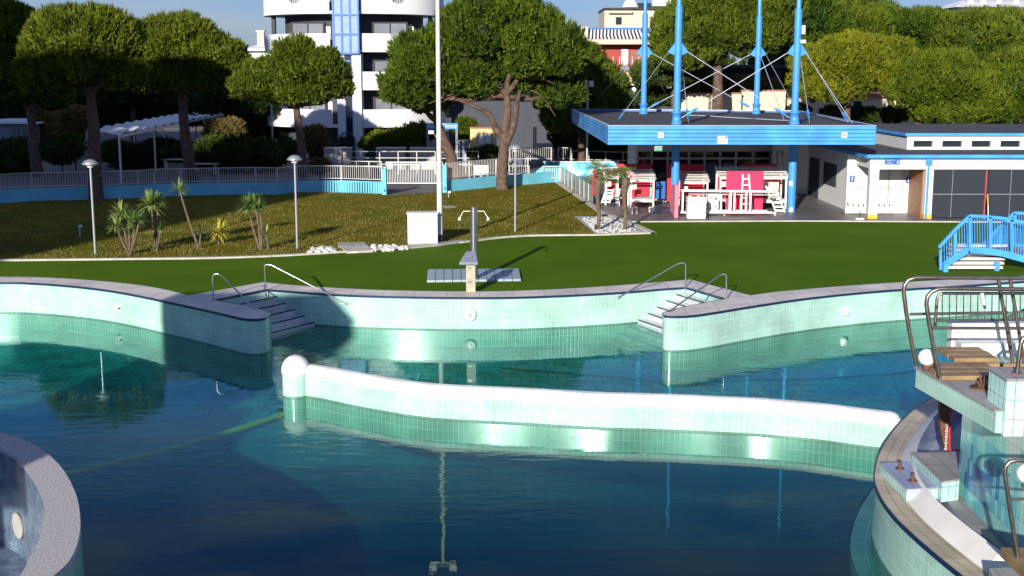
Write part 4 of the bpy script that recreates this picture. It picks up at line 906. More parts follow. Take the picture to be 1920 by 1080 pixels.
c = V(731.5, 311, YG-.04); m = MB(); m.box(c, (.3, .02, .32)); k = m.build('notice', 'white', t); m = MB(); m.bar(c+Vector((-.11, -.014, -.11)), c+Vector((.11, -.014, .11)), .03, .012); m.bar(c+Vector((-.11, -.014, .11)), c+Vector((.11, -.014, -.11)), .03, .012); m.build('notice_mark', 'green', k)
# street side raised railings
def hrail(x0, y0, x1, y1, Y, n, rails, label, h=1.0, mat='galv', group='tube railings in the street'):
    a = V(x0, y0, Y); b = V(x1, y1, Y); t = thing('street_railing', (a.x, a.y, 0), label, 'railing', group); m = MB()
    for k in range(rails): dz = Vector((0, 0, -h*.36*k)); m.bar(a+dz, b+dz, .05)
    m.build('rails', mat, t)
    for i in range(n+1): q = a.lerp(b, i/n); mm = MB(); mm.bar((q.x, q.y, -.02), q, .06); mm.build('post', mat, t)
hrail(642, 284, 816, 284, 84, 5, 3, 'three-rail tube railing beyond the gate', 1.2)
hrail(610, 289, 640, 288, 82, 2, 3, 'short tube railing left beyond the gate', 1.2); hrail(824, 285, 897, 284, 84, 3, 3, 'tube railing between tall pole and big pine', 1.2)
hrail(645, 302, 715, 303, 78, 3, 2, 'low rail of the ramp beyond the blue wall', .8)
railing([V(955, 300, 84).xy, V(1034, 300, 84).xy], V(1000, 301, 84).z, V(1000, 277, 84).z, 'grey bar railing panel above the parked car', 'street bar panels')
railing([V(1046, 300, 84).xy, V(1070, 300, 84).xy], V(1000, 301, 84).z, V(1000, 277, 84).z, 'short grey bar railing panel right of the stairs', 'street bar panels')
railing([V(955, 318, 80).xy, V(992, 318, 80).xy], V(1000, 330, 80).z, V(1000, 311, 80).z, 'pale bar railing panel below the parked car', 'street bar panels')
hrail(1072, 283, 1200, 286, 86, 4, 3, 'long thin street railing left of the pavilion', 1.6)
# sloping blue wing and sea mural wall
Y = 77.5; t = thing('wing_wall', (V(992, 345, Y).x, Y, 0), 'light blue wing wall with a sloping top at the end of the boundary wall', 'wall')
p = [V(992, 333, Y), V(1018, 311, Y), V(1050, 311, Y)]; m = MB(); vs = []
for q in p: vs += [(q.x, Y, -.02), (q.x, Y, q.z), (q.x, Y+.25, -.02), (q.x, Y+.25, q.z)]
fs = []
for i in range(2): k = 4*i; fs += [(k, k+4, k+5, k+1), (k+2, k+3, k+7, k+6), (k+1, k+5, k+7, k+3)]
m.add(vs, fs+[(0, 1, 3, 2), (8, 10, 11, 9)]); m.build('wall', 'wall_blue', t)
railing([V(1018, 320, Y-.2).xy, V(1050, 320, Y-.2).xy], .15, V(1030, 312, Y).z, 'small grey railing before the sloping blue wing wall')
Y = 82; x0 = V(1020, 320, Y).x; x1 = V(1160, 320, Y).x; z = V(1080, 304, Y).z; m = MB(); m.bx(x0, x1, Y, Y+.25, -.02, z); t = thing('mural_wall', (x0, Y, 0), 'blue wall painted with sea and clouds behind the glass fence', 'wall'); m.build('wall', 'seamural', t); m = MB(); m.bx(x0-.05, x1+.05, Y-.05, Y+.3, z, z+.05); m.build('coping', 'white', t)
# frosted glass fence
fa = P(1052, 343).xy; fb = P(1112, 384).xy; fc = P(1152, 405).xy; t = thing('glass_fence', (fb.x, fb.y, 0), 'frosted glass panel fence running back beside the lawn', 'fence'); L = 8
for i in range(L):
    a = fa.lerp(fb, i/L); b = fa.lerp(fb, (i+1)/L-.01); d = (b-a).normalized()*.04; m = MB(); m.prism([a+d, b-d, b-d+Vector((.015, .005)), a+d+Vector((.015, .005))], .1, .97); m.build('panel', 'frosted', t)
    m = MB(); m.bar((a.x, a.y, 0), (a.x, a.y, 1.0), .05); m.build('post', 'galv', t)
m = MB(); m.bar((fa.x, fa.y, .98), (fb.x, fb.y, .98), .04, .03); m.build('top_rail', 'lamp_metal', t)
# parked car (only its rear shows behind the pine)
def car(x, y, Y, label, flip=1):
    c = V(x, y, Y); c = Vector((c.x, Y, 0)); t = thing('parked_car', c, label, 'car', 'cars parked in the street')
    def X(v): return c.x+flip*v
    def prof(name, pts, y0, y1, mat, par=t):
        m = MB(); n = len(pts); vs = [(X(a), c.y+y0, b) for a, b in pts]+[(X(a), c.y+y1, b) for a, b in pts]
        fs = [tuple(range(n)), tuple(range(n, 2*n))[::-1]]+[(i, i+n, (i+1) % n+n, (i+1) % n) for i in range(n)]; m.add(vs, fs); o = m.build(name, mat, par, .03); return o
    prof('body', [(-2.1, .3), (-2.1, .75), (-1.95, .92), (-1.2, .98), (1.05, .98), (1.9, .86), (2.1, .62), (2.1, .3)], -.85, .85, 'carpaint')
    prof('cabin', [(-1.75, .98), (-1.35, 1.42), (-.9, 1.5), (.35, 1.5), (.7, 1.4), (1.25, .98)], -.74, .74, 'carpaint')
    for s in (-1, 1): prof('side_window', [(-1.5, 1.0), (-1.25, 1.36), (-.85, 1.42), (.3, 1.42), (.6, 1.34), (1.0, 1.0)], s*.75-.005, s*.75+.005, 'glass_dark')
    prof('rear_window', [(-1.8, .99), (-1.42, 1.4), (-1.4, 1.39), (-1.74, .99)], -.62, .62, 'glass_dark')
    for s in (-.86, .70):
        for a in (-1.3, 1.3): m = MB(); m.tube([(X(a), c.y+s, .31), (X(a), c.y+s+.16, .31)], .31, 20); w_ = m.build('wheel', 'black', t); m = MB(); m.tube([(X(a), c.y+s-.01, .31), (X(a), c.y+s+.17, .31)], .19, 14); m.build('rim', 'steel', w_)
    for s in (-.6, .6): m = MB(); m.box((X(2.09), c.y+s, .66), (.06, .34, .13)); m.build('headlight', 'globe', t); m = MB(); m.box((X(-2.09), c.y+s, .72), (.05, .3, .14)); m.build('tail_light', 'red', t)
    return t
car(930, 315, 88, 'grey parked car half hidden by the big pine trunk'); 
# ================================================================== CANOPY
RZ = 4.38
fl = V(1140, 237, 57.3); fr = V(1643, 236.3, 57.3); bl = P(1072, 205, 4.36); br = P(1500, 208, 4.36)
cp = [fl.xy, fr.xy, br.xy, bl.xy]
t = thing('canopy', (fl.x, fl.y, 3.5), 'wide flat canopy with a bright blue ribbed fascia, hung from four blue masts', 'canopy')
m = MB(); cc = sum(cp, Vector((0, 0)))/4; ins = [p+(cc-p).normalized()*.25 for p in cp]; m.prism(ins, 4.1, RZ-.12); m.build('roof', 'roof', t)
m = MB(); m.prism(ins, 3.62, 3.7); m.build('soffit', 'sky_blue', t)
for a, b in ((0, 1), (1, 2), (2, 3), (3, 0)):
    pa, pb = cp[a], cp[b]; d = (pb-pa).normalized(); nrm = Vector((d.y, -d.x)); m = MB()
    for k in range(5):
        z0 = 3.49+.175*k; m.prism([pa, pb, pb-nrm*.1, pa-nrm*.1], z0+.014, z0+.158)
    m.build('fascia', 'sky_blue', t); m = MB(); m.prism([pa-nrm*.05, pb-nrm*.05, pb-nrm*.12, pa-nrm*.12], 3.5, 4.36); m.build('fascia_core', 'deep_blue', t)
    m = MB(); m.prism([pa+nrm*.02, pb+nrm*.02, pb-nrm*.13, pa-nrm*.13], 4.365, 4.39); m.build('trim', 'cable', t)
for x in (1239, 1583):
    c = V(x, 253, 57.26); m = MB(); m.box(c, (.26, .03, .26)); k = m.build('fascia_sign', 'white', t); m = MB()
    for s in (-.05, .05): m.box(c+Vector((s, -.02, .02)), (.04, .02, .16))
    m.build('sign_mark', 'green', k)
c = V(1355, 262.5, 57.26); m = MB(); m.box(c, (.46, .03, .36)); k = m.build('notice_board', 'white', t); m = MB(); m.box(c+Vector((0, -.02, -.03)), (.26, .01, .03)); m.box(c+Vector((-.02, -.02, .05)), (.2, .01, .02)); m.build('notice_lines', 'slate', k); m = MB(); m.disc(c+Vector((.16, -.015, .12)), .05, (0, -1, 0), 14, .01); m.build('notice_emblem', 'blue', k)
c = V(1234.5, 278, 57.6); t = thing('exit_sign', c, 'green illuminated exit sign with running figure and arrow under the canopy edge', 'exit sign')
m = MB(); m.box(c+Vector((0, .05, .03)), (.34, .1, .3)); m.build('housing', 'white', t); m = MB(); m.box(c+Vector((0, -.01, -.03)), (.3, .02, .2)); m.build('panel', 'green', t)
text('E', .17, c+Vector((-.05, -.03, -.03)), (R(90), 0, 0), 'white', t, 'figure'); m = MB(); cx = c+Vector((.08, -.028, -.03)); m.add([cx+Vector((-.05, 0, .05)), cx+Vector((-.05, 0, -.05)), cx+Vector((.05, 0, 0))], [(0, 1, 2)]); m.build('arrow', 'white', t)
masts = {'fl': (1268.5, 228, 61), 'fr': (1489.5, 228, 61), 'bl': (1206.5, 208, 76.5), 'br': (1418, 209, 76.5)}
MP = {}
for k, (x, y, Y) in masts.items():
    b = V(x, y, Y); t = thing('mast', (b.x, b.y, 0), {'fl': 'blue mast at the front left of the canopy, standing behind the pink board', 'fr': 'blue mast at the front right of the canopy, with two white boxes high up', 'bl': 'thinner blue mast at the back left of the canopy', 'br': 'blue mast at the back right of the canopy'}[k], 'mast', 'blue canopy masts')
    ysw = {'fl': 15, 'fr': 20, 'bl': 28, 'br': 33}[k]; zs = V(x, ysw, Y).z
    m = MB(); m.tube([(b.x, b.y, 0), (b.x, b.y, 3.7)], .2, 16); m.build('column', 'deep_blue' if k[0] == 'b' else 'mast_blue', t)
    m = MB(); m.tube([(b.x, b.y, 3.7), (b.x, b.y, zs)], .175, 16); m.build('lower_shaft', 'mast_blue', t); m = MB(); m.tube([(b.x, b.y, zs), (b.x, b.y, zs+.15), (b.x, b.y, 14.5)], [.17, .115, .09], 14); m.build('upper_shaft', 'mast_blue', t)
    m = MB(); m.lathe((b.x, b.y, RZ-.12), [(.19, 0), (.27, 0), (.27, .12), (.22, .14), (.22, .55), (.28, .57), (.28, .62), (.19, .64)], 16); m.build('base_collar', 'mast_blue', t)
    yb = {'fl': 86, 'fr': 88, 'bl': 91, 'br': 93}[k]; z = V(x, yb, Y).z; MP[k] = Vector((b.x, b.y, z))
    for s in (-1, 1): m = MB(); m.add([(b.x+s*.15, b.y-.02, z+.18), (b.x+s*.15, b.y-.02, z-.45), (b.x+s*.5, b.y-.02, z-.3), (b.x+s*.15, b.y+.02, z+.18), (b.x+s*.15, b.y+.02, z-.45), (b.x+s*.5, b.y+.02, z-.3)], [(0, 1, 2), (3, 5, 4), (0, 2, 5, 3), (1, 4, 5, 2)]); m.build('stay_bracket', 'mast_blue', t)
    if k == 'fr':
        for yy, s_ in ((56, (.16, .16, .42)), (78, (.26, .2, .16))): c = V(1499, yy, Y); m = MB(); m.box((b.x+.24, b.y-.1, c.z), s_); m.build('antenna_box', 'white', t, .01)
def cable(a, b, label, turn=True):
    a = Vector(a); b = Vector(b); t = thing('stay_cable', b, label, 'cable', 'stay cables of the canopy'); m = MB(); m.tube([a, b], .02, 6); m.build('wire', 'cable', t)
    if turn: d = (b-a).normalized(); m = MB(); m.tube([b-d*.9, b-d*.75, b-d*.35, b-d*.2], [.03, .07, .07, .03], 8); m.build('turnbuckle', 'mast_blue', t)
def br_(k, s): return MP[k]+Vector((s*.45, 0, -.28))
cable(br_('fl', -1), P(1158, 227, 4.2), 'cable from the front left mast down to the left front of the roof')
cable(br_('fl', 1), (MP['fr'].x-.25, 61, 4.6), 'cable from the front left mast crossing down to the front right mast')
cable(br_('fr', -1), (MP['fl'].x+.25, 61, 4.6), 'cable from the front right mast crossing down to the front left mast')
cable(br_('fr', 1), P(1590, 229, 4.25), 'outer cable from the front right mast to the right roof corner'); cable(br_('fr', 1)+Vector((-.1, 0, .1)), P(1598, 231, 4.3), 'second outer cable from the front right mast to the right roof corner', False)
cable(MP['fr']+Vector((.1, -.1, -.3)), P(1518, 231, 4.25), 'steep cable from the front right mast to the front roof edge')
cable(MP['fl']+Vector((.1, -.1, -.3)), P(1291, 231, 4.25), 'steep cable from the front left mast to the front roof edge')
cable(br_('bl', -1), P(1103, 205, 4.25), 'cable from the back left mast to the back left roof corner'); cable(br_('bl', 1), (MP['br'].x-.25, 76.5, 4.6), 'cable from the back left mast crossing to the back right mast')
cable(br_('br', -1), (MP['bl'].x+.25, 76.5, 4.6), 'cable from the back right mast crossing to the back left mast'); cable(br_('br', 1), P(1494, 209, 4.3), 'cable from the back right mast to the back right roof corner')
cable(MP['br']+Vector((.1, -.1, -.3)), P(1470, 225, 4.25), 'cable from the back right mast leaning forward onto the roof', False); cable(MP['bl']+Vector((.1, -.1, -.3)), P(1262, 205, 4.25), 'cable from the back left mast leaning right onto the roof', False)
t = thing('roof_pipe', P(1450, 214, 4.3), 'pale pipe lying crookedly across the canopy roof', 'pipe'); m = MB(); m.tube([P(1285, 216, 4.33), P(1320, 217, 4.33), P(1400, 222, 4.33), P(1475, 226, 4.33), P(1503, 229, 4.33), P(1508, 222, 4.36), P(1522, 218, 4.4), P(1540, 217, 4.4), P(1565, 223, 4.4), P(1590, 228, 4.36)], .03, 6); m.build('pipe', 'cable', t)
# ------------------------------------------------------------------ PAVILION
t = thing('pavilion', (8, 72, 0), 'glazed pavilion front in the shade at the back of the blue canopy', 'pavilion')
Y = 72; xa = V(1195, 300, Y).x; xb = 17.3; m = MB(); m.bx(xa, xb, Y, Y+.2, V(0, 284, Y).z, 3.6); m.bx(xa, xb, Y, Y+.2, 0, .12); m.build('wall', 'render', t)
m = MB(); m.bx(xa, xb, Y+.12, Y+.14, .12, V(0, 284, Y).z); m.build('glazing', 'glass_dark', t)
for x in (1195, 1222, 1252, 1292, 1321, 1350, 1380, 1411, 1445): xx = V(x, 300, Y).x; m = MB(); m.bx(xx-.06, xx+.06, Y-.03, Y+.11, 0, 2.35); m.build('mullion', 'galv', t)
m = MB(); z = V(0, 297, Y).z; m.bx(xa, V(1445, 300, Y).x, Y-.02, Y+.1, z-.06, z+.06); m.build('transom', 'galv', t)
for x in (1334, 1366): c = V(x, 330, Y-.01); m = MB(); m.box((c.x, Y+.1, .95), (.62, .02, 1.3)); m.build('door_blind', 'glass_mid', t)
m = MB(); m.bx(V(1447, 300, 70).x, 17.3, 69.9, 70.1, 0, 3.6); m.build('side_wall', 'render', t)
c = V(1462, 300, 69.85); m = MB(); m.box((c.x, 69.88, V(0, 300, 70).z), (.35, .03, 1.0)); m.build('narrow_window', 'glass_dark', t)
m = MB(); m.bx(xa, 17.3, 72.2, 78, 0, 3.6); m.build('rear_block', 'render', t)
# right wing
t = thing('changing_building', (17, 60, 0), 'white flat-roofed changing building with a blue roof edge right of the canopy', 'building')
XW = 16.72; YF = 57.9; YI = 60.3; Z1 = 2.32; Z2 = 2.88
colx = V(1587, 360, YI).x
m = MB(); m.bx(XW-.05, XW+.15, YI+.6, 76, 0, Z2); m.build('corridor_wall', 'render', t)
m = MB(); m.bx(colx, V(1706, 360, YI).x, YI, YI+.2, 0, Z2); m.build('porch_wall', 'render', t)
m = MB(); m.bx(XW, 34, YF, YF+.25, Z1, Z2); m.build('front_beam', 'white', t)
m = MB(); m.bx(XW, XW+.2, YF+.25, 76, Z1+.05, Z2); m.build('side_beam', 'render', t)
m = MB(); m.bx(XW-.25, 34, YF-.25, 76, Z2, Z2+.06); m.build('roof', 'roof', t)
m = MB(); m.bx(XW-.28, 34, YF-.3, YF-.24, Z2-.02, Z2+.14); m.bx(XW-.31, XW-.25, YF-.3, 76, Z2-.02, Z2+.14); m.build('roof_edge', 'sky_blue', t)
for x, w_ in ((1635, .42), (1738, .34)):
    c = V(x, 400, YF+.1); m = MB(); m.bx(c.x-w_/2, c.x+w_/2, YF-.02, YF+.36, .2, Z1+.02); k = m.build('column', 'white', t); m = MB(); m.bx(c.x-w_/2-.01, c.x+w_/2+.01, YF-.03, YF+.37, 0, .2); m.build('yellow_base', 'yellow', k)
# porch windows, door, signs
for i, (x0, x1) in enumerate(((1606, 1626), (1641, 1665), (1667, 1693))):
    a = V(x0, 340, YI); b = V(x1, 340, YI); m = MB(); m.bx(a.x, b.x, YI-.03, YI+.0, 1.25, 2.3); m.build('shutter', 'white', t)
    m = MB()
    for px in (a.x, b.x): m.bx(px-.02, px+.02, YI-.05, YI-.0, .1, 2.32)
    m.bx(a.x, b.x, YI-.05, YI, 1.2, 1.25); m.build('shutter_frame', 'galv', t)
a = V(1708, 360, YF+2).x; m = MB(); m.bx(a, a+.06, YF+.45, YI, 0, 2.3); m.build('brown_door', 'door', t); m = MB(); m.bx(a+.06, V(1727, 360, YI).x+.5, YI-.05, YI+.1, 0, 2.32); m.build('door_recess', 'door', t)
m = MB(); m.box((V(1689, 290, YF).x-.1+0, YF-.02, V(0, 303, YF).z), (.68, .03, .28)); 
c = V(1673, 302.5, YF-.03); m = MB(); m.box(c, (.7, .03, .28)); k = m.build('toilet_sign', 'blue', t); text('TOILETTE', .1, c+Vector((-.1, -.025, .05)), (R(90), 0, 0), 'white', t); text('TOILET', .09, c+Vector((-.13, -.025, -.07)), (R(90), 0, 0), 'white', t)
m = MB(); q = c+Vector((.25, -.025, 0)); m.bar(q+Vector((0, 0, .1)), q+Vector((0, 0, -.04)), .03, .01); m.add([q+Vector((-.06, 0, -.02)), q+Vector((0, 0, -.11)), q+Vector((.06, 0, -.02))], [(0, 1, 2)]); m.build('arrow', 'white', k)
for x, y in ((1598, 335), (1703, 337)):
    c = V(x, y, YI-.06); m = MB(); m.box(c, (.24, .02, .3)); k = m.build('wc_sign', 'blue', t); m = MB(); m.disc(c+Vector((0, -.012, .08)), .03, (0, -1, 0), 10, .006); m.box(c+Vector((0, -.014, -.02)), (.05, .006, .14)); m.build('figure', 'white', k)
c = V(1742, 303, YF-.1); m = MB(); m.box(c, (.28, .16, .28)); m.tube([(c.x, c.y, c.z-.1), (c.x+.0, c.y, 1.5), (c.x, c.y, .02)], .05, 8); m.build('downpipe', 'mast_blue', t)
x0 = V(1746, 360, YF).x+.1; 
for i, (a, b) in enumerate(((1748, 1845), (1852, 1960))):
    a = V(a, 360, YF+.1).x; b = V(b, 360, YF+.1).x; m = MB(); m.bx(a, b, YF+.1, YF+.14, .05, Z1-.02); k = m.build('mesh_shutter', 'shutter', t); m = MB(); m.bar((a, YF+.08, 1.15), (b, YF+.08, 1.15), .03); m.bar(((a+b)/2-.3, YF+.08, .05), ((a+b)/2-.3, YF+.08, Z1), .02); m.build('shutter_bar', 'lamp_metal', k)
a = V(1848.5, 360, YF).x; m = MB(); m.bx(a-.035, a+.035, YF+.05, YF+.2, 0, Z1); m.build('frame_post', 'pinkwall', t)
m = MB(); m.bx(V(1960, 360, YF).x, 34, YF+.05, YF+.3, 0, Z1); m.build('end_wall', 'white', t)
m = MB(); m.bx(x0, 34, YF+.3, YF+.34, 0, Z1); m.build('back_panel', 'grey_dark', t)
# corridor doors (dark) on the left face
for y0, y1, z0, z1, mat in ((61.2, 61.7, 0, 2.1, 'door'), (63.6, 66.2, .95, 2.1, 'grey_dark'), (67.2, 69.4, 0, 2.15, 'grey_dark'), (70.2, 72.6, 0, 2.2, 'grey_dark')):
    m = MB(); m.bx(XW-.08, XW-.04, y0, y1, z0, z1); m.build('corridor_opening', mat, t)
# clerestory
t = thing('clerestory', (20, 62.7, Z2), 'white raised roof block with small dark windows above the changing building', 'roof block')
xa = V(1701, 265, 62.8).x; zt = V(0, 254, 62.8).z; zw0 = V(0, 275.5, 62.8).z; zw1 = V(0, 264, 62.8).z
edges = []; 
m = MB(); m.bx(xa, 34, 62.8, 63, Z2+.06, zw0); m.bx(xa, 34, 62.8, 63, zw1, zt); 
wins = [(1713, 1749), (1767, 1804), (1822, 1858), (1876, 1913), (1931, 1968), (1985, 2022)]; prevx = xa
for a, b in wins: a = V(a, 270, 62.8).x; b = V(b, 270, 62.8).x; m.bx(prevx, a, 62.8, 63, zw0, zw1); prevx = b
m.bx(prevx, 34, 62.8, 63, zw0, zw1); m.bx(xa, xa+.2, 63, 76, Z2+.06, zt); m.build('wall', 'white', t)
for a, b in wins: a = V(a, 270, 62.8).x; b = V(b, 270, 62.8).x; m = MB(); m.bx(a, b, 62.95, 62.97, zw0, zw1); m.build('window', 'glass_dark', t)
m = MB(); m.bx(xa-.1, 34, 62.7, 76, zt, zt+.05); m.build('roof', 'roof', t); m = MB(); m.bx(xa-.12, 34, 62.66, 62.7, zt-.02, zt+.12); m.bx(xa-.14, xa-.1, 62.66, 76, zt-.02, zt+.12); m.build('roof_edge', 'sky_blue', t)
# row of white folded seats in the porch, parasol base
t = thing('white_bench', V(1610, 398, 59.9).xy.to_3d(), 'row of low white slatted benches against the porch wall', 'bench')
a = V(1588, 398, 59.9).x; b = V(1675, 398, 59.9).x; m = MB(); m.bx(a, b, 59.7, 60.05, .5, .56); m.build('seat', 'white', t)
for i in range(9): x = a+(b-a)*(i+.5)/9; m = MB(); m.bx(x-.09, x+.09, 59.75, 59.8, .05, .5); m.build('leg', 'white_wood', t)
c = P(1612, 411.5); t = thing('parasol_base', c, 'round white parasol base with a short pole before the porch column', 'parasol base'); m = MB(); m.lathe(c, [(.22, 0), (.22, .05), (.18, .08), (.001, .08)], 20); m.build('base', 'white', t); m = MB(); m.tube([c, c+Vector((0, 0, .42))], .025, 8); m.build('tube', 'black', t)
c = P(1853, 414); t = thing('rescue_pole', c, 'upright pole with a yellow top leaning by the dark shutter', 'pole'); m = MB(); m.tube([(c.x, c.y, 0), (c.x-.02, c.y+.1, .7)], .025, 6); m.build('lower_part', 'white', t); m = MB(); m.tube([(c.x-.02, c.y+.1, .7), (c.x-.04, c.y+.2, 1.2)], .03, 6); m.build('upper_part', 'yellow', t)
# ================================================================== STORED BEACH FURNITURE UNDER THE CANOPY
def panel(label, x0, x1, yt, yb, Y, mat='red', rz=0., th=.06, name='standing_panel', group='red panels under the canopy'):  # plain loose panels standing upright in store
    a = V(x0, yb, Y); b = V(x1, yt, Y); t = thing(name, (a.x, Y, max(0, a.z)), label, 'screen', group)
    z0 = max(0, a.z); m = MB(); m.box(((a.x+b.x)/2, Y, (z0+b.z)/2), (b.x-a.x, th, b.z-z0), rz); m.build('board', mat, t, .006)
    m = MB()
    for z in (z0+.12*(b.z-z0), z0+.88*(b.z-z0)): m.box(((a.x+b.x)/2, Y+th/2+.03, z), (b.x-a.x-.06, .05, .08), rz)
    m.build('batten', mat, t); return t
def cabana(label, x0, x1, yb, ye, yr, Y, dep=1.3, slats=True, redback=True, xoff=.0):
    a = V(x0, yb, Y); b = V(x1, ye, Y); z = b.z; zr = z+.45; X0, X1 = a.x, b.x; t = thing('beach_cabana', (X0, Y, 0), label, 'cabana', 'white wooden beach cabanas')
    for x in (X0+.04, X1-.04):
        for y in (Y, Y+dep): m = MB(); m.bx(x-.045, x+.045, y-.045, y+.045, 0, z if y == Y else zr); m.build('post', 'white_wood', t)
    for bb in ((Y-.055, z-.1, z), (Y-.055, .3, .42), (Y+dep-.03, .3, .42)): m = MB(); m.bx(X0, X1, bb[0], bb[0]+.08, bb[1], bb[2]); m.build('crossbar', 'white_wood', t)
    m = MB(); n = 7
    for i in range(n): y = Y+dep*(i+.1)/n; zz = z+(zr-z)*i/n; m.bx(X0-.1, X1+.1, y, y+dep/n*.72, zz+.02, zz+.05)
    for x in (X0, X1): m.bar((x, Y-.1, z), (x, Y+dep, zr), .05, .08)
    m.build('slatted_roof', 'white_wood', t)
    m = MB(); n = 8
    for i in range(n): x = X0+(X1-X0)*i/n; m.bx(x+.01, x+(X1-X0)/n-.02, Y, Y+dep, .42, .46)
    m.build('bed_slats', 'white_wood', t)
    m = MB(); m.bx(X0+.08, X1-.08, Y+dep-.1, Y+dep-.04, .5, z-.1); m.build('back_panel', 'red' if redback else 'white_wood', t)
    m = MB(); m.box((X0+.2, Y-.06, z-.35), (.24, .02, .26)); m.build('price_card', 'white', t); return t
panel('bright red panel standing behind the left cabana', 1155, 1192, 307, 373, 66.2); panel('dark red shaded panel behind the left cabana, next to the glazed door', 1190, 1224, 307, 350, 67.5)
panel('narrow red panel behind the two palms, at the end of the glass fence', 1111, 1118, 318, 366, 63, rz=.2)
panel('dark red shaded panel behind the middle cabana', 1262, 1320, 308, 350, 67); panel('tall dark red panel just left of the front left mast', 1250, 1263, 306, 378, 64.5)
panel('dark red shaded panel at the back right, above the right cabana', 1388, 1456, 307, 335, 67.5)
panel('big bright pink-red panel with a white ladder leaning on it', 1360, 1432, 321, 396, 60.3, 'pinkred')
panel('blue panel standing between the left and the middle cabana', 1229, 1248, 340, 373, 64.5, 'deep_blue', name='standing_panel', group=None)
cabana('white slatted beach cabana with a red back, right behind the right palm', 1181, 1227, 384, 337, 320, 62.6)
cabana('white slatted beach cabana in the middle, behind the horizontal white frames', 1277, 1328, 384, 341, 325, 62.6)
cabana('white slatted beach cabana at the front right mast, with boxes inside', 1348, 1476, 388, 332, 325, 62.2, 1.2)
cabana('small leaning white cabana with a thatch heap on top, between the two palms', 1134, 1160, 372, 332, 320, 64.2, .9)
c = V(1146, 324, 64.6); t = thing('thatch_heap', c, 'heap of brown thatch on top of the small cabana between the palms', 'thatch'); m = MB()
for i in range(420):
    p = c+Vector((random.gauss(0, .38), random.gauss(0, .3), random.uniform(-.25, .22))); q = p+Vector((random.uniform(-.3, .3), random.uniform(-.2, .2), random.uniform(-.28, .05))); m.bar(p, q, .018)
o = m.build('straw', 'leaf_brown', t); at = o.data.attributes.new('tint', 'FLOAT', 'POINT'); at.data.foreach_set('value', RNG.uniform(0, 1, len(o.data.vertices)).astype(np.float32))
# leaning boards
a = V(1264.5, 411, 58.4); t = thing('pink_board', (a.x, a.y, 0), 'faded pink board standing edge-on before the front left mast', 'panel')
q = [V(1266, 347, 58.4), V(1264.5, 411, 58.4), V(1253, 374, 60.6), V(1260, 346, 59.9)]; e_ = Vector((.17, 0, 0)); m = MB(); m.add(q+[k+e_ for k in q], [(0, 3, 2, 1), (4, 5, 6, 7), (0, 1, 5, 4), (1, 2, 6, 5), (2, 3, 7, 6), (3, 0, 4, 7)]); m.build('board', 'pink', t)
def slatboard(label, x0, x1, yt, yb, Y, lean, n=6, vert=False, mat='white_wood'):
    a = V(x0, yb, Y); b = V(x1, yt, Y); z0 = max(0, a.z); t = thing('slatted_board', (a.x, Y, z0), label, 'slatted board', 'loose white slatted boards'); L = (b.z-z0)
    for s in (0, 1): x = (a.x, b.x)[s]; m = MB(); m.bar((x, Y, z0), (x+lean[0], Y+lean[1], z0+L), .07, .05); m.build('rail', mat, t)
    for i in range(n): u = (i+.5)/n; m = MB(); m.bar((a.x+lean[0]*u, Y-.03+lean[1]*u, z0+L*u), (b.x+lean[0]*u, Y-.03+lean[1]*u, z0+L*u), .025, L/n*.55); m.build('slat', mat, t)
slatboard('white slatted board leaning on the front right mast', 1455, 1474, 350, 399, 60.6, (-.45, .5), 7); slatboard('white slatted board lying against the small cabana between the palms', 1128, 1143, 355, 381, 62, (.25, .3), 5)
a = V(1390, 398, 59.9); b = V(1408, 328, 59.9); t = thing('ladder', (a.x, 59.9, 0), 'white wooden ladder leaning on the bright pink-red panel', 'ladder'); z1 = b.z
for x, l in ((a.x, .06), (b.x, -.06)): m = MB(); m.bar((x-l, 59.55, 0), (x+l, 60.2, z1), .085, .06); m.build('side_rail', 'white_wood', t)
for i in range(6): u = (i+.7)/6.4; m = MB(); m.bar((a.x, 59.55+.65*u-.02, z1*u), (b.x, 59.55+.65*u-.02, z1*u), .06, .07); m.build('rung', 'white_wood', t)
# horizontal frames
def frame(label, x0, x1, yt, yb, Y, verts, name='white_frame'):
    a = V(x0, yb, Y); b = V(x1, yt, Y); z0 = max(.04, a.z); t = thing(name, (a.x, Y, 0), label, 'frame', 'long white wooden frames')
    m = MB(); m.bar((a.x, Y, b.z), (b.x, Y+.1, b.z-.06), .1, .1); m.build('top_beam', 'white_wood', t); m = MB(); m.bar((a.x, Y, z0), (b.x, Y+.1, z0-.02), .1, .09); m.build('bottom_beam', 'white_wood', t)
    for v in verts: x = V(v, 380, Y).x; m = MB(); m.bar((x, Y+.03, z0), (x, Y+.03, b.z-.04), .09, .07); m.build('upright', 'white_wood', t)
frame('front long white wooden frame before the pink-red panel', 1276, 1450, 357, 398, 58.9, (1280, 1370, 1377, 1399, 1407)); frame('rear long white wooden frame, slightly shorter, behind the front one', 1290, 1440, 362, 395, 59.4, (1352, 1368, 1390))
m = MB(); a = P(1350, 404); b = P(1453, 404); m.bar((a.x, a.y, .1), (b.x, b.y, .12), .12, .08); m.bar((b.x, b.y, .0), (b.x, b.y, .14), .06); m.bar((a.x+.2, a.y, .0), (a.x+.2, a.y, .1), .06); tag(m.build('white_beam', 'white_wood'), 'loose white beam lying low on the paving in front of the frames', 'beam')
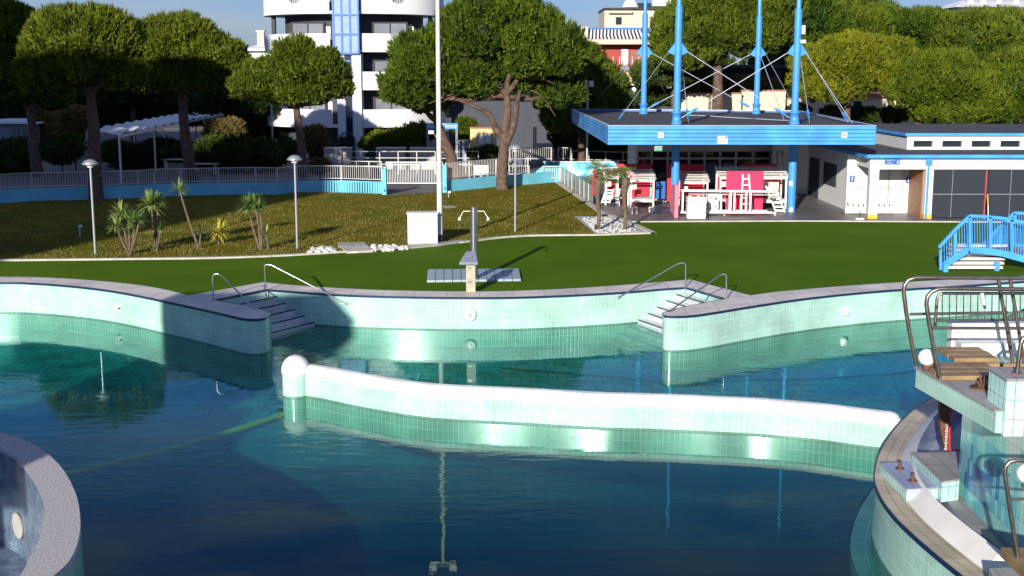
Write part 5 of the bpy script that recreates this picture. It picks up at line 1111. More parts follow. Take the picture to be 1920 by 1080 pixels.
# stack of ivory crates
base = P(1306, 411.5)
proto = None
for i in range(5):
    t = thing('plastic_crate', (base.x, base.y+.3, .02+.205*i), ['bottom ivory plastic crate of the stack', 'second ivory plastic crate from the bottom of the stack', 'middle ivory plastic crate of the stack', 'second ivory plastic crate from the top of the stack', 'topmost ivory plastic crate of the stack with its lid'][i]+' before the white frames', 'crate', 'stacked ivory plastic crates')
    m = MB(); m.box((base.x, base.y+.3, .11+.205*i), (.86-.01*(i % 2), .55, .175)); m.build('body', 'ivory', t, .02)
    m = MB(); m.box((base.x, base.y+.3, .205+.205*i), (.9, .6, .03)); m.build('rim', 'ivory', t, .008)
m = MB(); 
for s in (-.3, .1): m.box((base.x+s, base.y+.3, 1.075), (.12, .2, .05))
m.build('handle', 'ivory', t)
c = P(1337, 404); t = thing('white_cooler', c, 'white printed box with small grey drawings beside the ivory crates', 'box'); m = MB(); m.box((c.x, c.y+.25, .6), (.52, .4, 1.1)); m.build('body', 'white', t, .015)
m = MB()
for dx, dz, w_, h_ in ((-.15, .86, .1, .08), (-.02, .9, .06, .1), (.12, .8, .14, .16), (.16, .45, .06, .1), (-.1, .35, .05, .14), (.05, .3, .04, .12)): m.box((c.x+dx, c.y+.045, dz), (w_, .01, h_))
m.build('printed_drawings', 'slate', t)
# stools
def stool(x, y, h, label, w_=.3):
    b = P(x, y); t = thing('stool', b, label, 'stool', 'small white stools'); m = MB(); m.box((b.x, b.y, h-.02), (w_, w_, .04)); m.build('seat', 'white_wood', t)
    for i in (-1, 1):
        for j in (-1, 1): m = MB(); m.box((b.x+i*(w_/2-.03), b.y+j*(w_/2-.03), (h-.04)/2), (.05, .05, h-.04)); m.build('leg', 'white_wood', t)
stool(1189, 400, .32, 'small white stool at the front left foot of the left cabana'); stool(1222, 397, .25, 'small low stool at the right foot of the left cabana'); stool(1165, 385, .42, 'white stool left of the left cabana, under the upper one'); 
b = P(1165, 385); t = thing('stool', (b.x, b.y, .42), 'white stool stacked on top of another, left of the left cabana', 'stool', 'small white stools'); m = MB(); m.box((b.x, b.y, .84), (.28, .28, .04)); m.build('seat', 'white_wood', t)
for i in (-1, 1):
    for j in (-1, 1): m = MB(); m.box((b.x+i*.11, b.y+j*.11, .62), (.045, .045, .4)); m.build('leg', 'white_wood', t)
def crate2(x, y, w_, h, label, Y, z=.46):
    c = V(x, y, Y); t = thing('cardboard_box', (c.x, Y, z), label, 'box', 'boxes inside the right cabana'); m = MB(); m.box((c.x, Y, z+h/2), (w_, .4, h)); m.build('body', 'ivory', t, .01); m = MB(); m.box((c.x, Y, z+h+.01), (w_+.03, .43, .02)); m.build('lid', 'white', t)
crate2(1450, 360, .5, .35, 'pale box in the right cabana near the leaning slatted board', 62.6); crate2(1442, 345, .9, .42, 'wide pale box on top in the right cabana', 63.1, .85); crate2(1452, 375, .35, .3, 'small box low in the right cabana', 62.35, .46)
c = P(1240, 383); t = thing('tripod_frame', c, 'dark folded metal frame lying between the left cabana and the pink board', 'metal frame'); m = MB(); m.tube([c+Vector((-.5, 0, .05)), c+Vector((.3, .5, .4))], .02, 6); m.tube([c+Vector((-.2, -.2, .05)), c+Vector((.7, .3, .35))], .02, 6); m.tube([c+Vector((.2, .4, .0)), c+Vector((.1, .2, .5))], .02, 6); m.build('tubes', 'black', t)
m = MB(); c = P(1242, 380); 
for i in range(14): p = c+Vector((random.uniform(-.5, .5), random.uniform(-.3, .3), random.uniform(.1, .3))); m.sphere(p, random.uniform(.08, .15), .6, 7, 5)
tag(m.build('folded_covers', 'white'), 'heap of crumpled white covers below the blue panel', 'covers')
for x, y, lb in ((1483, 344, 'small white card taped on the front right mast at chest height'), (1483, 394, 'small white card on the foot of the front right mast')):
    c = V(x, y, 60.78); m = MB(); m.box(c, (.18, .03, .24)); tag(m.build('paper_card', 'white'), lb, 'card')
# ================================================================== BUILDINGS BEYOND
# white apartment tower with curved balconies
Yc = 104.; cx = V(650, 200, 98).x; RX = 7.35; RY = 6.; Z0 = 2.48; DZ = 2.93
t = thing('apartment_building', (cx, Yc, 0), 'white apartment building with curved balconies and a blue glazed stair tower', 'building')
def arc(rx, ry, a0, a1, n): return [Vector((cx+rx*math.sin(R(a0+(a1-a0)*i/n)), Yc-ry*math.cos(R(a0+(a1-a0)*i/n)))) for i in range(n+1)]
m = MB(); core_ = arc(RX-1.7, RY-1.7, -100, 100, 24); m.prism(core_, -.02, Z0+DZ*6); m.build('recessed_wall', 'grey_dark', t)
for k in range(6):
    zb = Z0+DZ*k; zt = zb+1.42
    m = MB(); full = arc(RX, RY, -105, 105, 48); m.prism(full+[Vector((cx+3, Yc+4)), Vector((cx-3, Yc+4))], zb, zb+.2); m.build('balcony_slab', 'render', t)
    for s in (-1, 1):
        m = MB(); path = arc(RX, RY, s*9.5, s*105, 120); hx = V(745 if s > 0 else 547, 0, 98).x; rr = .64; dips = []
        for a, b in zip(path, path[1:]):
            xm = (a.x+b.x)/2; dz = max(0, rr*rr-(xm-hx)**2)**.5 if (k >= 2 and a.y < Yc-1) else 0; z_ = zt-dz
            if dz: dips.append((a.lerp(b, .5), z_))
            pa = a if s > 0 else b; pb = b if s > 0 else a; c_ = Vector((cx, Yc)); ia = pa+(c_-pa).normalized()*.16; ib = pb+(c_-pb).normalized()*.16
            m.prism([pa, pb, ib, ia], zb-.0 if k else zb, z_, bot=False)
        o = m.build('balcony_parapet', 'render', t)
        if dips:
            m = MB(); m.bar((dips[0][0].x, dips[0][0].y, zt), (dips[-1][0].x, dips[-1][0].y, zt), .05)
            for i, (q, z_) in enumerate(dips):
                if i % 2 == 0: m.bar((q.x, q.y+.03, z_), (q.x, q.y+.03, zt), .03)
            m.build('balcony_grille', 'galv', t)
    # windows on recessed wall
    for s, xa, xb in ((-1, 547, 606), (1, 700, 762)):
        Yw = Yc-(RY-1.7)*.93; a = V(xa, 0, Yw).x; b = V(xb, 0, Yw).x; z_ = zb+.25
        m = MB(); m.bx(a-.1, b+.1, Yw-.28, Yw-.12, z_, zb+2.35); w_ = m.build('window', 'black', t)
        for i in range(2): u = a+(b-a)*i/2; m = MB(); m.bx(u+.08, u+(b-a)/2-.04, Yw-.32, Yw-.28, z_+.1, zb+2.22); m.build('pane', 'glass_mid', w_)
        m = MB(); m.bx(b+.2, b+.55, Yw-.2, Yw, zb+.2, zb+2.0); m.build('side_panel', 'render', t)
    for s in (-1, 1): m = MB(); q = arc(RX-.7, RY-.7, s*72, s*72, 1)[0]; m.box((q.x, q.y, zb+2.1), (.3, .5, 1.6)); m.build('side_pier', 'grey_dark', t)
zc = V(650, 100, 97.5).z; xa = V(625, 50, 97.6).x; xb = V(671.5, 50, 97.6).x
m = MB(); m.bx(xa, xb, 97.6, 99, zc, Z0+DZ*6); st = m.build('stair_tower', 'stair_glass', t)
m = MB()
for i in range(4): x = xa+(xb-xa)*i/3; m.bx(x-.07, x+.07, 97.52, 97.6, zc, Z0+DZ*6)
for i in range(10): z_ = zc+1.46*i; m.bx(xa, xb, 97.5, 97.6, z_-.07, z_+.07)
m.build('stair_frame', 'blue', st)
for a, b in ((628, 643), (657, 674)): a = V(a, 0, 97.8).x; b = V(b, 0, 97.8).x; m = MB(); m.bx(a, b, 97.8, 99.3, 0, zc); m.build('pier', 'render', t)
a = V(643, 0, 97.8).x; b = V(657, 0, 97.8).x; m = MB(); m.bx(a, b, 98.0, 98.2, 0, zc); m.build('stair_strip', 'glass_dark', t)
m = MB()
for z_ in (3.6, 5.6, 7.6): m.bx(a, b, 97.9, 98.0, z_, z_+.12)
m.bx(a-.02, a+.06, 97.9, 98, 0, zc); m.bx(b-.06, b+.02, 97.9, 98, 0, zc); m.build('strip_frame', 'blue', t)
q = V(650, 255, 97.6); m = MB(); m.tube([(q.x-.62, 97.6, 0), (q.x-.62, 97.6, 1.5)]+[(q.x+.62*math.cos(R(180-i*22.5)), 97.6, 1.5+.62*math.sin(R(i*22.5))) for i in range(1, 8)]+[(q.x+.62, 97.6, 1.5), (q.x+.62, 97.6, 0)], .06, 6); m.build('door_arch', 'grey_dark', t)
m = MB(); m.bx(q.x-.58, q.x+.58, 97.65, 97.75, 0, 1.8); m.build('door', 'glass_dark', t)
m = MB(); m.prism(arc(RX+.1, RY+.1, -105, 105, 48), Z0+DZ*6, Z0+DZ*6+.3); m.build('roof', 'render', t)
# pink and cream apartment house
Y = 116; X_ = lambda x, yy=Y: V(x, 100, yy).x; Z_ = lambda y, yy=Y: V(1200, y, yy).z
t = thing('pink_house', (X_(1160), Y, 0), 'cream and red apartment house with a striped awning behind the masts', 'building')
m = MB(); m.bx(X_(1083), X_(1330), Y+1.5, Y+10, Z_(130), Z_(83)); m.build('main_block', 'pinkwall', t); m = MB(); m.bx(X_(1083), X_(1330), Y+1.5, Y+10, 0, Z_(130)); m.build('ground_storey', 'grey_dark', t)
m = MB(); m.bx(X_(1083), X_(1330), Y, Y+10, Z_(83), Z_(72)); m.build('cream_band', 'cream', t)
m = MB(); m.bx(X_(1083), X_(1102), Y, Y+10, Z_(72), Z_(50)); m.bx(X_(1222), X_(1330), Y, Y+10, Z_(72), Z_(50)); m.build('terrace_wall', 'cream', t)
m = MB(); pts = [(X_(1102), Y-.1, Z_(73)), (X_(1224), Y-.1, Z_(73)), (X_(1220), Y+1.3, Z_(53)), (X_(1105), Y+1.3, Z_(53))]; L_ = pts[1][0]-pts[0][0]; m.add(pts+[(p[0], p[1]+.05, p[2]) for p in pts], [(0, 1, 2, 3), (7, 6, 5, 4)], [[(0, 0), (L_, 0), (L_, 1), (0, 1)]]*2); m.build('striped_awning', 'awning', t)
m = MB(); m.bx(X_(1103), X_(1222), Y+1.2, Y+2.4, Z_(54), Z_(51)); m.build('awning_box', 'blue', t)
Yt = Y+6; m = MB(); m.bx(V(1134, 0, Yt).x, V(1330, 0, Yt).x, Yt, Yt+8, Z_(60), V(0, 17, Yt).z); m.build('top_storey', 'cream', t)
m = MB(); m.bx(V(1132, 0, Yt).x, V(1332, 0, Yt).x, Yt-.5, Yt+8, V(0, 17, Yt).z, V(0, 15, Yt).z); m.build('top_roof', 'roof', t)
m = MB(); m.bx(V(1155, 0, Yt).x, V(1166, 0, Yt).x, Yt-.05, Yt, V(0, 46, Yt).z, V(0, 32, Yt).z); m.build('window', 'glass_dark', t)
m = MB(); m.bx(V(1141, 0, Yt).x, V(1185, 0, Yt).x, Yt-.5, Yt, V(0, 25, Yt).z, V(0, 21, Yt).z); m.build('sun_shade', 'cream', t)
for a, b, lb in ((1165, 1178, 'white'), (1209, 1220, 'white'), (1234, 1247, 'white')): m = MB(); m.bx(X_(a, Y+1.4), X_(b, Y+1.4), Y+1.42, Y+1.5, Z_(122), Z_(92)); m.build('shutter', lb, t)
for a, b in ((1182, 1196), (1199, 1207)): m = MB(); m.bx(X_(a, Y+1.4), X_(b, Y+1.4), Y+1.42, Y+1.5, Z_(122), Z_(95)); m.build('door', 'brickred', t)
for i in range(9): x = X_(1150+12*i); m = MB(); m.bx(x-.03, x+.03, Y+.1, Y+.16, Z_(125), Z_(106)); m.build('rail_post', 'white', t)
m = MB(); m.bx(X_(1165), X_(1262), Y-.2, Y-.0, Z_(160), Z_(135)); m.bx(X_(1230), X_(1285), Y-.3, Y-.2, Z_(165), Z_(127)); m.build('lower_wall', 'cream', t); m = MB(); m.bx(X_(1163), X_(1262), Y-.3, Y+1.5, Z_(135), Z_(132)); m.bx(X_(1228), X_(1290), Y-.4, Y+1.5, Z_(128), Z_(125.5)); m.build('lower_coping', 'brickred', t)
m = MB(); m.bx(X_(1165), X_(1235), Y-.25, Y, Z_(131), Z_(124)); m.build('balcony_front', 'slate', t)
t = thing('white_penthouse', (X_(1240, 135), 135, 0), 'bright white flat-roofed block at the very top behind the cream house', 'building'); m = MB(); m.bx(X_(1172, 135), X_(1320, 135), 135, 145, 0, V(0, 10, 135).z); m.build('block', 'white', t); m = MB(); m.bx(X_(1220, 135), X_(1320, 135), 134, 136, V(0, 12, 135).z, V(0, -14, 135).z); m.build('upper_block', 'white', t)
m = MB(); c = V(1182, 9, 134); m.lathe((c.x, 134, V(0, 14, 134).z), [(.9, 0), (.7, .5), (.4, .9), (.001, 1.0)], 16); m.build('roof_dome', 'white', t); m = MB(); m.bx(X_(1190, 135), X_(1218, 135), 134.4, 134.5, V(0, 14, 135).z, V(0, 6, 135).z); m.build('glazing', 'glass_dark', t)
# villas between the pines
def villa(x0, x1, ytop, ybot, Y, label, wall='cream', roof='roof', wins=(), eave=.7, yroof=None):
    a = V(x0, 0, Y).x; b = V(x1, 0, Y).x; zt = V(0, ytop, Y).z; t = thing('villa', (a, Y, 0), label, 'villa', 'villas behind the pines'); m = MB(); m.bx(a, b, Y, Y+8, 0, zt); m.build('wall', wall, t)
    m = MB(); m.bx(a-.3, b+.3, Y-eave, Y+8.3, zt, zt+.3); m.build('roof', roof, t)
    for wx0, wx1, wy0, wy1 in wins: m = MB(); m.bx(V(wx0, 0, Y).x, V(wx1, 0, Y).x, Y-.04, Y, V(0, wy1, Y).z, V(0, wy0, Y).z); m.build('window', 'glass_dark', t)
villa(1285, 1470, 128, 200, 112, 'low dark-roofed villa with a shaded porch behind the canopy masts', 'grey_dark', 'roof', ((1300, 1330, 140, 165), (1360, 1400, 140, 165), (1425, 1435, 145, 170)), 2.)
def gwall(x0, x1, yt, Y, label, mat='cream'):
    a = V(x0, 0, Y).x; b = V(x1, 0, Y).x; z = V(0, yt, Y).z; t = thing('garden_wall', (a, Y, 0), label, 'wall', 'cream garden walls'); m = MB(); m.bx(a, b, Y, Y+.3, 0, z); m.build('wall', mat, t); m = MB(); m.bx(a-.05, b+.05, Y-.06, Y+.36, z, z+.12); m.build('coping', 'brickred', t)
gwall(1273, 1396, 176, 104, 'cream garden wall behind the two left masts'); gwall(1396, 1480, 171, 105, 'cream garden wall between the two right masts'); gwall(1484, 1580, 186, 104, 'cream garden wall right of the front right mast')
villa(1590, 1760, 182, 215, 106, 'small cream villa half hidden under the bright pines', 'cream', 'brickred', ((1610, 1625, 190, 205), (1690, 1702, 190, 205)), .5)
t = thing('roof_house', (V(1860, 0, 170).x, 170, 0), 'distant white house with low roofs at the top right corner', 'building'); a = V(1800, 0, 170).x; b = V(1960, 0, 170).x
m = MB(); m.bx(a, b, 170, 180, 0, V(0, 14, 170).z); m.build('wall', 'white', t); m = MB(); z = V(0, 14, 170).z; m.add([(a-1, 169, z), (b, 169, z), (b, 175, z+1.2), (a+2, 175, z+1.2), (b, 181, z), (a-1, 181, z)], [(0, 1, 2, 3), (3, 2, 4, 5), (0, 3, 5)]); m.build('roof', 'render', t)
for x in (1815, 1838, 1868, 1900): q = V(x, 0, 172); m = MB(); m.bx(q.x, q.x+.8, 172, 173, z, V(0, 1, 172).z); m.build('chimney', 'white', t)
t = thing('chimney_house', (V(475, 0, 130).x, 130, 0), 'small white house with a square chimney left of the white apartment building', 'building'); m = MB(); m.bx(V(455, 0, 130).x, V(520, 0, 130).x, 130, 138, 0, V(0, 92, 130).z); m.build('wall', 'white', t)
z = V(0, 92, 130).z; a = V(452, 0, 130).x; b = V(520, 0, 130).x; m = MB(); m.add([(a, 129.5, z), (b, 129.5, z), (b, 134, V(0, 78, 134).z), (a+1, 134, V(0, 82, 134).z)], [(0, 1, 2, 3)]); m.bx(a, b, 129.4, 129.6, z-.2, z+.05); m.build('roof', 'render', t)
q = V(487, 0, 132); m = MB(); m.bx(q.x-.35, q.x+.35, 131.7, 132.4, z, V(0, 60, 132).z); m.bx(q.x-.45, q.x+.45, 131.6, 132.5, V(0, 60, 132).z, V(0, 57, 132).z); m.build('chimney', 'cream', t)
t = thing('blue_grey_building', (V(0, 0, 98).x, 98, 0), 'pale blue-grey low building at the far left behind the shaded trees', 'building'); a = V(-80, 0, 98).x; b = V(52, 0, 98).x; m = MB(); m.bx(a, b, 98, 106, 0, V(0, 232, 98).z); m.build('wall', 'slate', t); m = MB(); m.bx(a, b+.3, 97.6, 106, V(0, 232, 98).z, V(0, 229, 98).z); m.build('roof', 'render', t)
for i in range(4): q = V(4+9*i, 0, 98).x; m = MB(); m.bx(q, q+.25, 97.9, 98, V(0, 258, 98).z, V(0, 240, 98).z); m.build('window', 'glass_mid', t)
# pergola
t = thing('pergola', P(226, 305), 'long white pergola with rippled roof plates running back through the dark trees', 'pergola')
pa = P(203, 249, 3.0); pb = P(430, 205, 3.0); wv = P(182, 243, 3.0)-P(224, 250, 3.0); wv = Vector((-3.0, .3, 0)) if wv.length > 6 else wv
n = 17
for i in range(n):
    u = i/n; a = pa.lerp(pb, u); b = pa.lerp(pb, u+.8/n); m = MB(); h = wv*.5; dz = Vector((0, 0, .28))
    m.add([a-h, a+h, b+h+dz, b-h+dz, a-h-Vector((0, 0, .05)), a+h-Vector((0, 0, .05)), b+h+dz-Vector((0, 0, .05)), b-h+dz-Vector((0, 0, .05))], [(0, 1, 2, 3), (7, 6, 5, 4), (0, 4, 5, 1), (3, 2, 6, 7), (0, 3, 7, 4), (1, 5, 6, 2)]); m.build('roof_plate', 'white', t)
m = MB()
for s in (-.45, .45): m.bar(pa+wv*s-Vector((0, 0, .12)), pb+wv*s-Vector((0, 0, .12)), .1, .14)
m.build('beam', 'white', t)
for i in range(6):
    for s in (-.45, .45): q = pa.lerp(pb, i/5)+wv*s; m = MB(); m.bar((q.x, q.y, -.02), (q.x, q.y, 2.9), .1); m.build('post', 'white', t)
# sign portal, kiosk, steps, misc in the street
Y = 90; a = V(797, 0, Y); b = V(856, 0, Y); zt = V(0, 231, Y).z; t = thing('sign_portal', (a.x, Y, 0), 'blue entrance portal with white lettering behind the tall pole', 'sign')
for x in (a.x+.07, b.x-.07): m = MB(); m.bx(x-.08, x+.08, Y, Y+.16, -.02, zt-.4); m.build('post', 'slate', t)
m = MB(); m.bx(a.x-.02, b.x+.02, Y-.02, Y+.18, zt-.42, zt); m.build('sign_board', 'mast_blue', t); text('Apart Terme', .4, ((a.x+b.x)/2, Y-.03, zt-.2), (R(90), 0, 0), 'white', t)
Y = 92; a = V(880, 0, Y).x; b = V(930, 0, Y).x; zt = V(0, 241, Y).z; t = thing('yellow_kiosk', (a, Y, 0), 'yellow kiosk with pale double doors and a red roof edge left of the big pine', 'kiosk'); m = MB(); m.bx(a, b, Y, Y+2, -.02, zt); m.build('wall', 'yellow_wall', t); m = MB(); m.bx(a-.05, b+.05, Y-.05, Y+2.05, zt, zt+.1); m.build('roof', 'brickred', t)
m = MB(); x0 = V(894, 0, Y).x; x1 = V(922, 0, Y).x; m.bx(x0, x1, Y-.04, Y, .1, V(0, 250, Y).z); k = m.build('door_frame', 'door', t); m = MB(); m.bx(x0+.06, (x0+x1)/2-.02, Y-.06, Y-.03, .15, V(0, 251.5, Y).z); m.bx((x0+x1)/2+.02, x1-.06, Y-.06, Y-.03, .15, V(0, 251.5, Y).z); m.build('door_leaf', 'render', k)
t = thing('blue_cabinet', V(866, 290, 91), 'low blue-grey cabinet beside the yellow kiosk', 'cabinet'); c = V(866, 270, 91); m = MB(); m.bx(c.x-.45, c.x+.45, 91, 91.5, -.02, V(0, 265, 91).z); m.build('body', 'slate', t); m = MB(); m.bx(c.x-.5, c.x+.5, 90.9, 91.6, V(0, 265, 91).z, V(0, 263, 91).z); m.build('lid', 'galv', t)
Y = 94; t = thing('entrance_steps', (V(1028, 0, Y).x, Y, 0), 'stone entrance steps with a red side wall up to the house behind the pine', 'steps')
for i in range(5): a = V(1008, 0, Y).x; b = V(1042, 0, Y).x; m = MB(); m.bx(a, b, Y+.4*i, Y+.4*(i+1), -.02, .18*(i+1)+.5); m.build('step', 'kerb', t)
m = MB(); m.bx(V(1042, 0, Y).x, V(1046, 0, Y).x, Y-.3, Y+3, -.02, V(0, 240, Y).z); m.build('red_wall', 'pinkwall', t); m = MB(); m.bx(V(1000, 0, Y).x, V(1007, 0, Y).x, Y-.2, Y+.2, -.02, V(0, 238, Y).z); m.build('cream_pillar', 'cream', t); 
for i in range(3): m = MB(); x = V(1046+5*i, 0, Y).x; m.bx(x, x+.12, Y-.5, Y-.38, 0, V(0, 252+2*i, Y).z); m.build('post', 'cream', t)
t = thing('low_house', (V(960, 0, 108).x, 108, 0), 'dark low house in deep shade behind the big pine', 'building'); m = MB(); m.bx(V(840, 0, 108).x, V(1070, 0, 108).x, 108, 114, 0, V(0, 185, 108).z); m.build('wall', 'grey_dark', t); m = MB(); m.bx(V(830, 0, 108).x, V(1080, 0, 108).x, 107.4, 115, V(0, 185, 108).z, V(0, 180, 108).z); m.build('roof', 'roof', t)
for i, (a, b) in enumerate(((600, 650), (700, 755), (765, 812))):
    Y = 88; t = thing('planter_wall', (V(a, 0, Y).x, Y, 0), ['grey planter wall left of the stair tower entrance', 'grey planter wall below the middle hedge', 'grey planter wall left of the tall pole'][i], 'planter', 'grey planter walls in the street'); m = MB(); m.bx(V(a, 0, Y).x, V(b, 0, Y).x, Y, Y+1.2, -.02, V(0, 279, Y).z); m.build('wall', 'concrete', t); m = MB(); m.bx(V(a, 0, Y).x-.05, V(b, 0, Y).x+.05, Y-.05, Y+1.25, V(0, 279, Y).z, V(0, 277.5, Y).z); m.build('coping', 'kerb', t)
def streetlamp(x, yt, Y, label, double=False):
    q = V(x, yt, Y); t = thing('street_lamp', (q.x, Y, 0), label, 'street lamp', 'street lamps beyond the fence'); m = MB()
    if double: m.tube([(q.x, Y, 0), (q.x, Y, q.z)], .07, 8); m.build('pole', 'galv', t); m = MB(); m.box((q.x-.2, Y-.1, q.z), (.35, .3, .7)); m.box((q.x+.22, Y-.1, q.z+.1), (.3, .3, .4)); m.build('lamp_head', 'lamp_metal', t)
    else: m.tube([(q.x, Y, 0), (q.x, Y, q.z-1.2), (q.x-.06, Y, q.z-.5), (q.x-.25, Y, q.z-.12), (q.x-.5, Y, q.z)], .08, 8); m.build('pole', 'pole', t); m = MB(); m.box((q.x-.7, Y, q.z+.02), (.5, .22, .12)); m.build('lamp_head', 'lamp_metal', t)
streetlamp(1125, 91, 92, 'curved-top street lamp above the canopy corner'); streetlamp(1102, 160, 84, 'short pole with two square floodlights at the canopy corner', True)
q = V(1188.5, 172, 95); t = thing('street_lamp', (q.x, 95, 0), 'thin pole with a small white globe between the two left masts', 'street lamp', 'street lamps beyond the fence'); m = MB(); m.tube([(q.x, 95, 0), (q.x, 95, q.z)], .05, 8); m.build('pole', 'galv', t); m = MB(); m.sphere((q.x, 95, q.z+.15), .2, 1, 12, 8); m.build('globe', 'globe', t)
q = V(509, 195, 90); t = thing('street_lamp', (q.x, 90, 0), 'thin dark street pole left of the small umbrella pine', 'street lamp', 'street lamps beyond the fence'); m = MB(); m.tube([(q.x, 90, 0), (q.x, 90, q.z)], .06, 8); m.build('pole', 'lamp_metal', t)
def tables(x, y, label):
    b = P(x, y); t = thing('garden_table', b, label, 'table', 'outdoor tables in the shade'); m = MB(); m.box((b.x, b.y, .72), (2.2, .8, .06)); m.build('tabletop', 'galv', t)
    for s in (-.9, .9): m = MB(); m.box((b.x+s, b.y, .36), (.08, .6, .7)); m.build('leg', 'galv', t)
tables(335, 318, 'grey table in the shade left of the leaning dark trunk'); tables(460, 316, 'grey table in the shade before the dark hedge'); tables(380, 327, 'grey table close behind the wall railing in the shade')
for x, y, lb in ((1000, 348, 0),): pass
for x, lb in ((895, 'left white chair behind the right railing'), (909, 'right white chair behind the right railing')):
    b = P(x, 340); t = thing('white_chair', b, lb, 'chair', 'white chairs behind the right railing'); m = MB(); m.box((b.x, b.y, .45), (.45, .45, .05)); m.build('seat', 'white', t); m = MB(); m.box((b.x, b.y+.2, .75), (.45, .04, .5)); m.build('backrest', 'white', t)
    for i in (-1, 1):
        for j in (-1, 1): m = MB(); m.box((b.x+i*.19, b.y+j*.19, .22), (.04, .04, .44)); m.build('leg', 'white', t)
# ================================================================== TREES
pine(None, 72.7, [(905, 62, 95, 58), (1005, 95, 85, 75), (960, 40, 80, 42), (800, 120, 78, 55), (765, 165, 50, 42), (870, 145, 65, 52), (1050, 165, 45, 55, 1), (935, 120, 80, 60, 1.5), (830, 80, 45, 35)], [(941, 357), (941, 320), (944, 285), (947, 245), (952, 205), (948, 170)], 'big stone pine with a thick forked trunk on the lawn in the middle', r0=.37, limbs=8, bare=14, dens=14)
b = P(941, 357); pine_t = bpy.data.objects['pine_tree']; m = MB(); m.tube(smooth_path([V(946, 262, 72.7), V(928, 238, 72.5), V(918, 215, 72.3), V(890, 200, 72), V(862, 188, 71.8)], 3), [.22]*4+[.16]*4+[.1]*5, 8); m.build('fork', 'bark', pine_t)
m = MB(); m.tube(smooth_path([V(946, 275, 72.7), V(962, 240, 72.6), V(968, 205, 72.5), V(975, 170, 72.3)], 3), [.2]*4+[.17]*3+[.11]*3, 8); m.build('fork', 'bark', pine_t)
pine(None, 78, [(775, 180, 40, 26), (812, 190, 38, 26)], [(856, 338), (850, 312), (842, 285), (830, 258), (822, 236), (815, 215)], 'leaning bare-trunked pine close to the tall pole', r0=.42, limbs=2, bare=5)
pine(None, 73.5, [(553, 135, 72, 42), (505, 150, 52, 38), (605, 140, 52, 42), (555, 105, 52, 30), (470, 165, 38, 28), (635, 165, 26, 28), (560, 175, 70, 25)], [(570, 352), (565, 275), (560, 235), (556, 205), (555, 185)], 'small umbrella pine before the white apartment building', r0=.3, limbs=7, bare=12, dens=13)
pine(None, 66, [(165, 72, 85, 52), (105, 95, 60, 50), (215, 85, 55, 60), (155, 125, 90, 48), (120, 45, 45, 28), (190, 45, 45, 26), (225, 140, 45, 40), (85, 140, 50, 50), (100, 65, 45, 40)], [(181, 379), (177, 310), (176, 240), (172, 200), (170, 170)], 'broad pine with a straight dark trunk behind the left lamp', r0=.4, limbs=6, dens=12)
pine(None, 82, [(15, 90, 75, 80), (50, 150, 70, 60), (-30, 60, 60, 60), (20, 45, 50, 35), (95, 180, 38, 38)], [(73, 352), (68, 310), (62, 270), (60, 230), (50, 190)], 'dark shaded pine at the far left edge', r0=.42, limbs=5, dens=12, mat='leaf')
pine(None, 77, [(340, 90, 75, 55), (300, 75, 50, 42), (395, 110, 65, 45), (345, 60, 50, 32), (420, 140, 50, 38), (330, 140, 80, 45), (270, 110, 45, 50), (440, 105, 30, 26), (300, 145, 55, 40), (455, 150, 40, 34), (250, 85, 35, 40)], [(362, 335), (352, 290), (346, 240), (342, 190), (342, 160)], 'wide pine with a leaning dark trunk behind the pergola', r0=.4, limbs=6, dens=12)
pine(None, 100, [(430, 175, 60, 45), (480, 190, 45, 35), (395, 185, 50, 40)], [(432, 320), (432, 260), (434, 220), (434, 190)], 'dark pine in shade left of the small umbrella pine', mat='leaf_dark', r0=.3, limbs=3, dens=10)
pine(None, 86, [(1075, 120, 50, 50), (1105, 165, 60, 55), (1050, 180, 45, 45), (1140, 205, 42, 40), (1095, 215, 55, 40), (1060, 225, 45, 30), (1150, 165, 28, 30)], [(1090, 310), (1090, 270), (1088, 230), (1086, 200)], 'dense dark pine right behind the canopy corner', mat='leaf', r0=.3, limbs=4, dens=12)
pine(None, 98, [(1330, 45, 80, 60), (1270, 60, 48, 50), (1400, 60, 85, 65), (1350, 5, 90, 45), (1300, 100, 60, 40), (1260, 110, 40, 32), (1440, 15, 70, 50)], [(1348, 208), (1346, 190), (1346, 160), (1346, 125), (1345, 90)], 'tall pine with a brown trunk between the masts', r0=.5, limbs=5, dens=10, tuft=.42)
pine(None, 101, [(1230, 140, 50, 28), (1280, 130, 45, 30)], [(1262, 200), (1262, 170), (1260, 140)], 'small green tree before the cream house, behind the masts', mat='leaf_dark', r0=.2, limbs=2, dens=10, group=None)
B2 = [([(1580, 115, 80, 45), (1530, 130, 50, 45), (1630, 135, 60, 42), (1560, 165, 70, 35), (1600, 90, 60, 25)], 92, [(1590, 215), (1588, 195), (1586, 170), (1585, 150)], 'bright green pine just right of the front right mast'),
      ([(1770, 150, 80, 50), (1720, 170, 55, 45), (1820, 180, 60, 50), (1760, 120, 60, 25), (1790, 210, 90, 30)], 90, [(1718, 232), (1724, 212), (1730, 195), (1745, 170)], 'bright green pine with a leaning brown trunk at the right'),
      ([(1905, 165, 60, 40), (1950, 190, 70, 50), (1880, 205, 50, 32)], 92, [(1915, 235), (1915, 215), (1912, 190)], 'bright green pine cut by the right edge')]
for l, Y, tr, lb in B2: pine(None, Y, l, tr, lb, mat='leaf_bright', r0=.3, limbs=3, dens=11, tuft=.34)
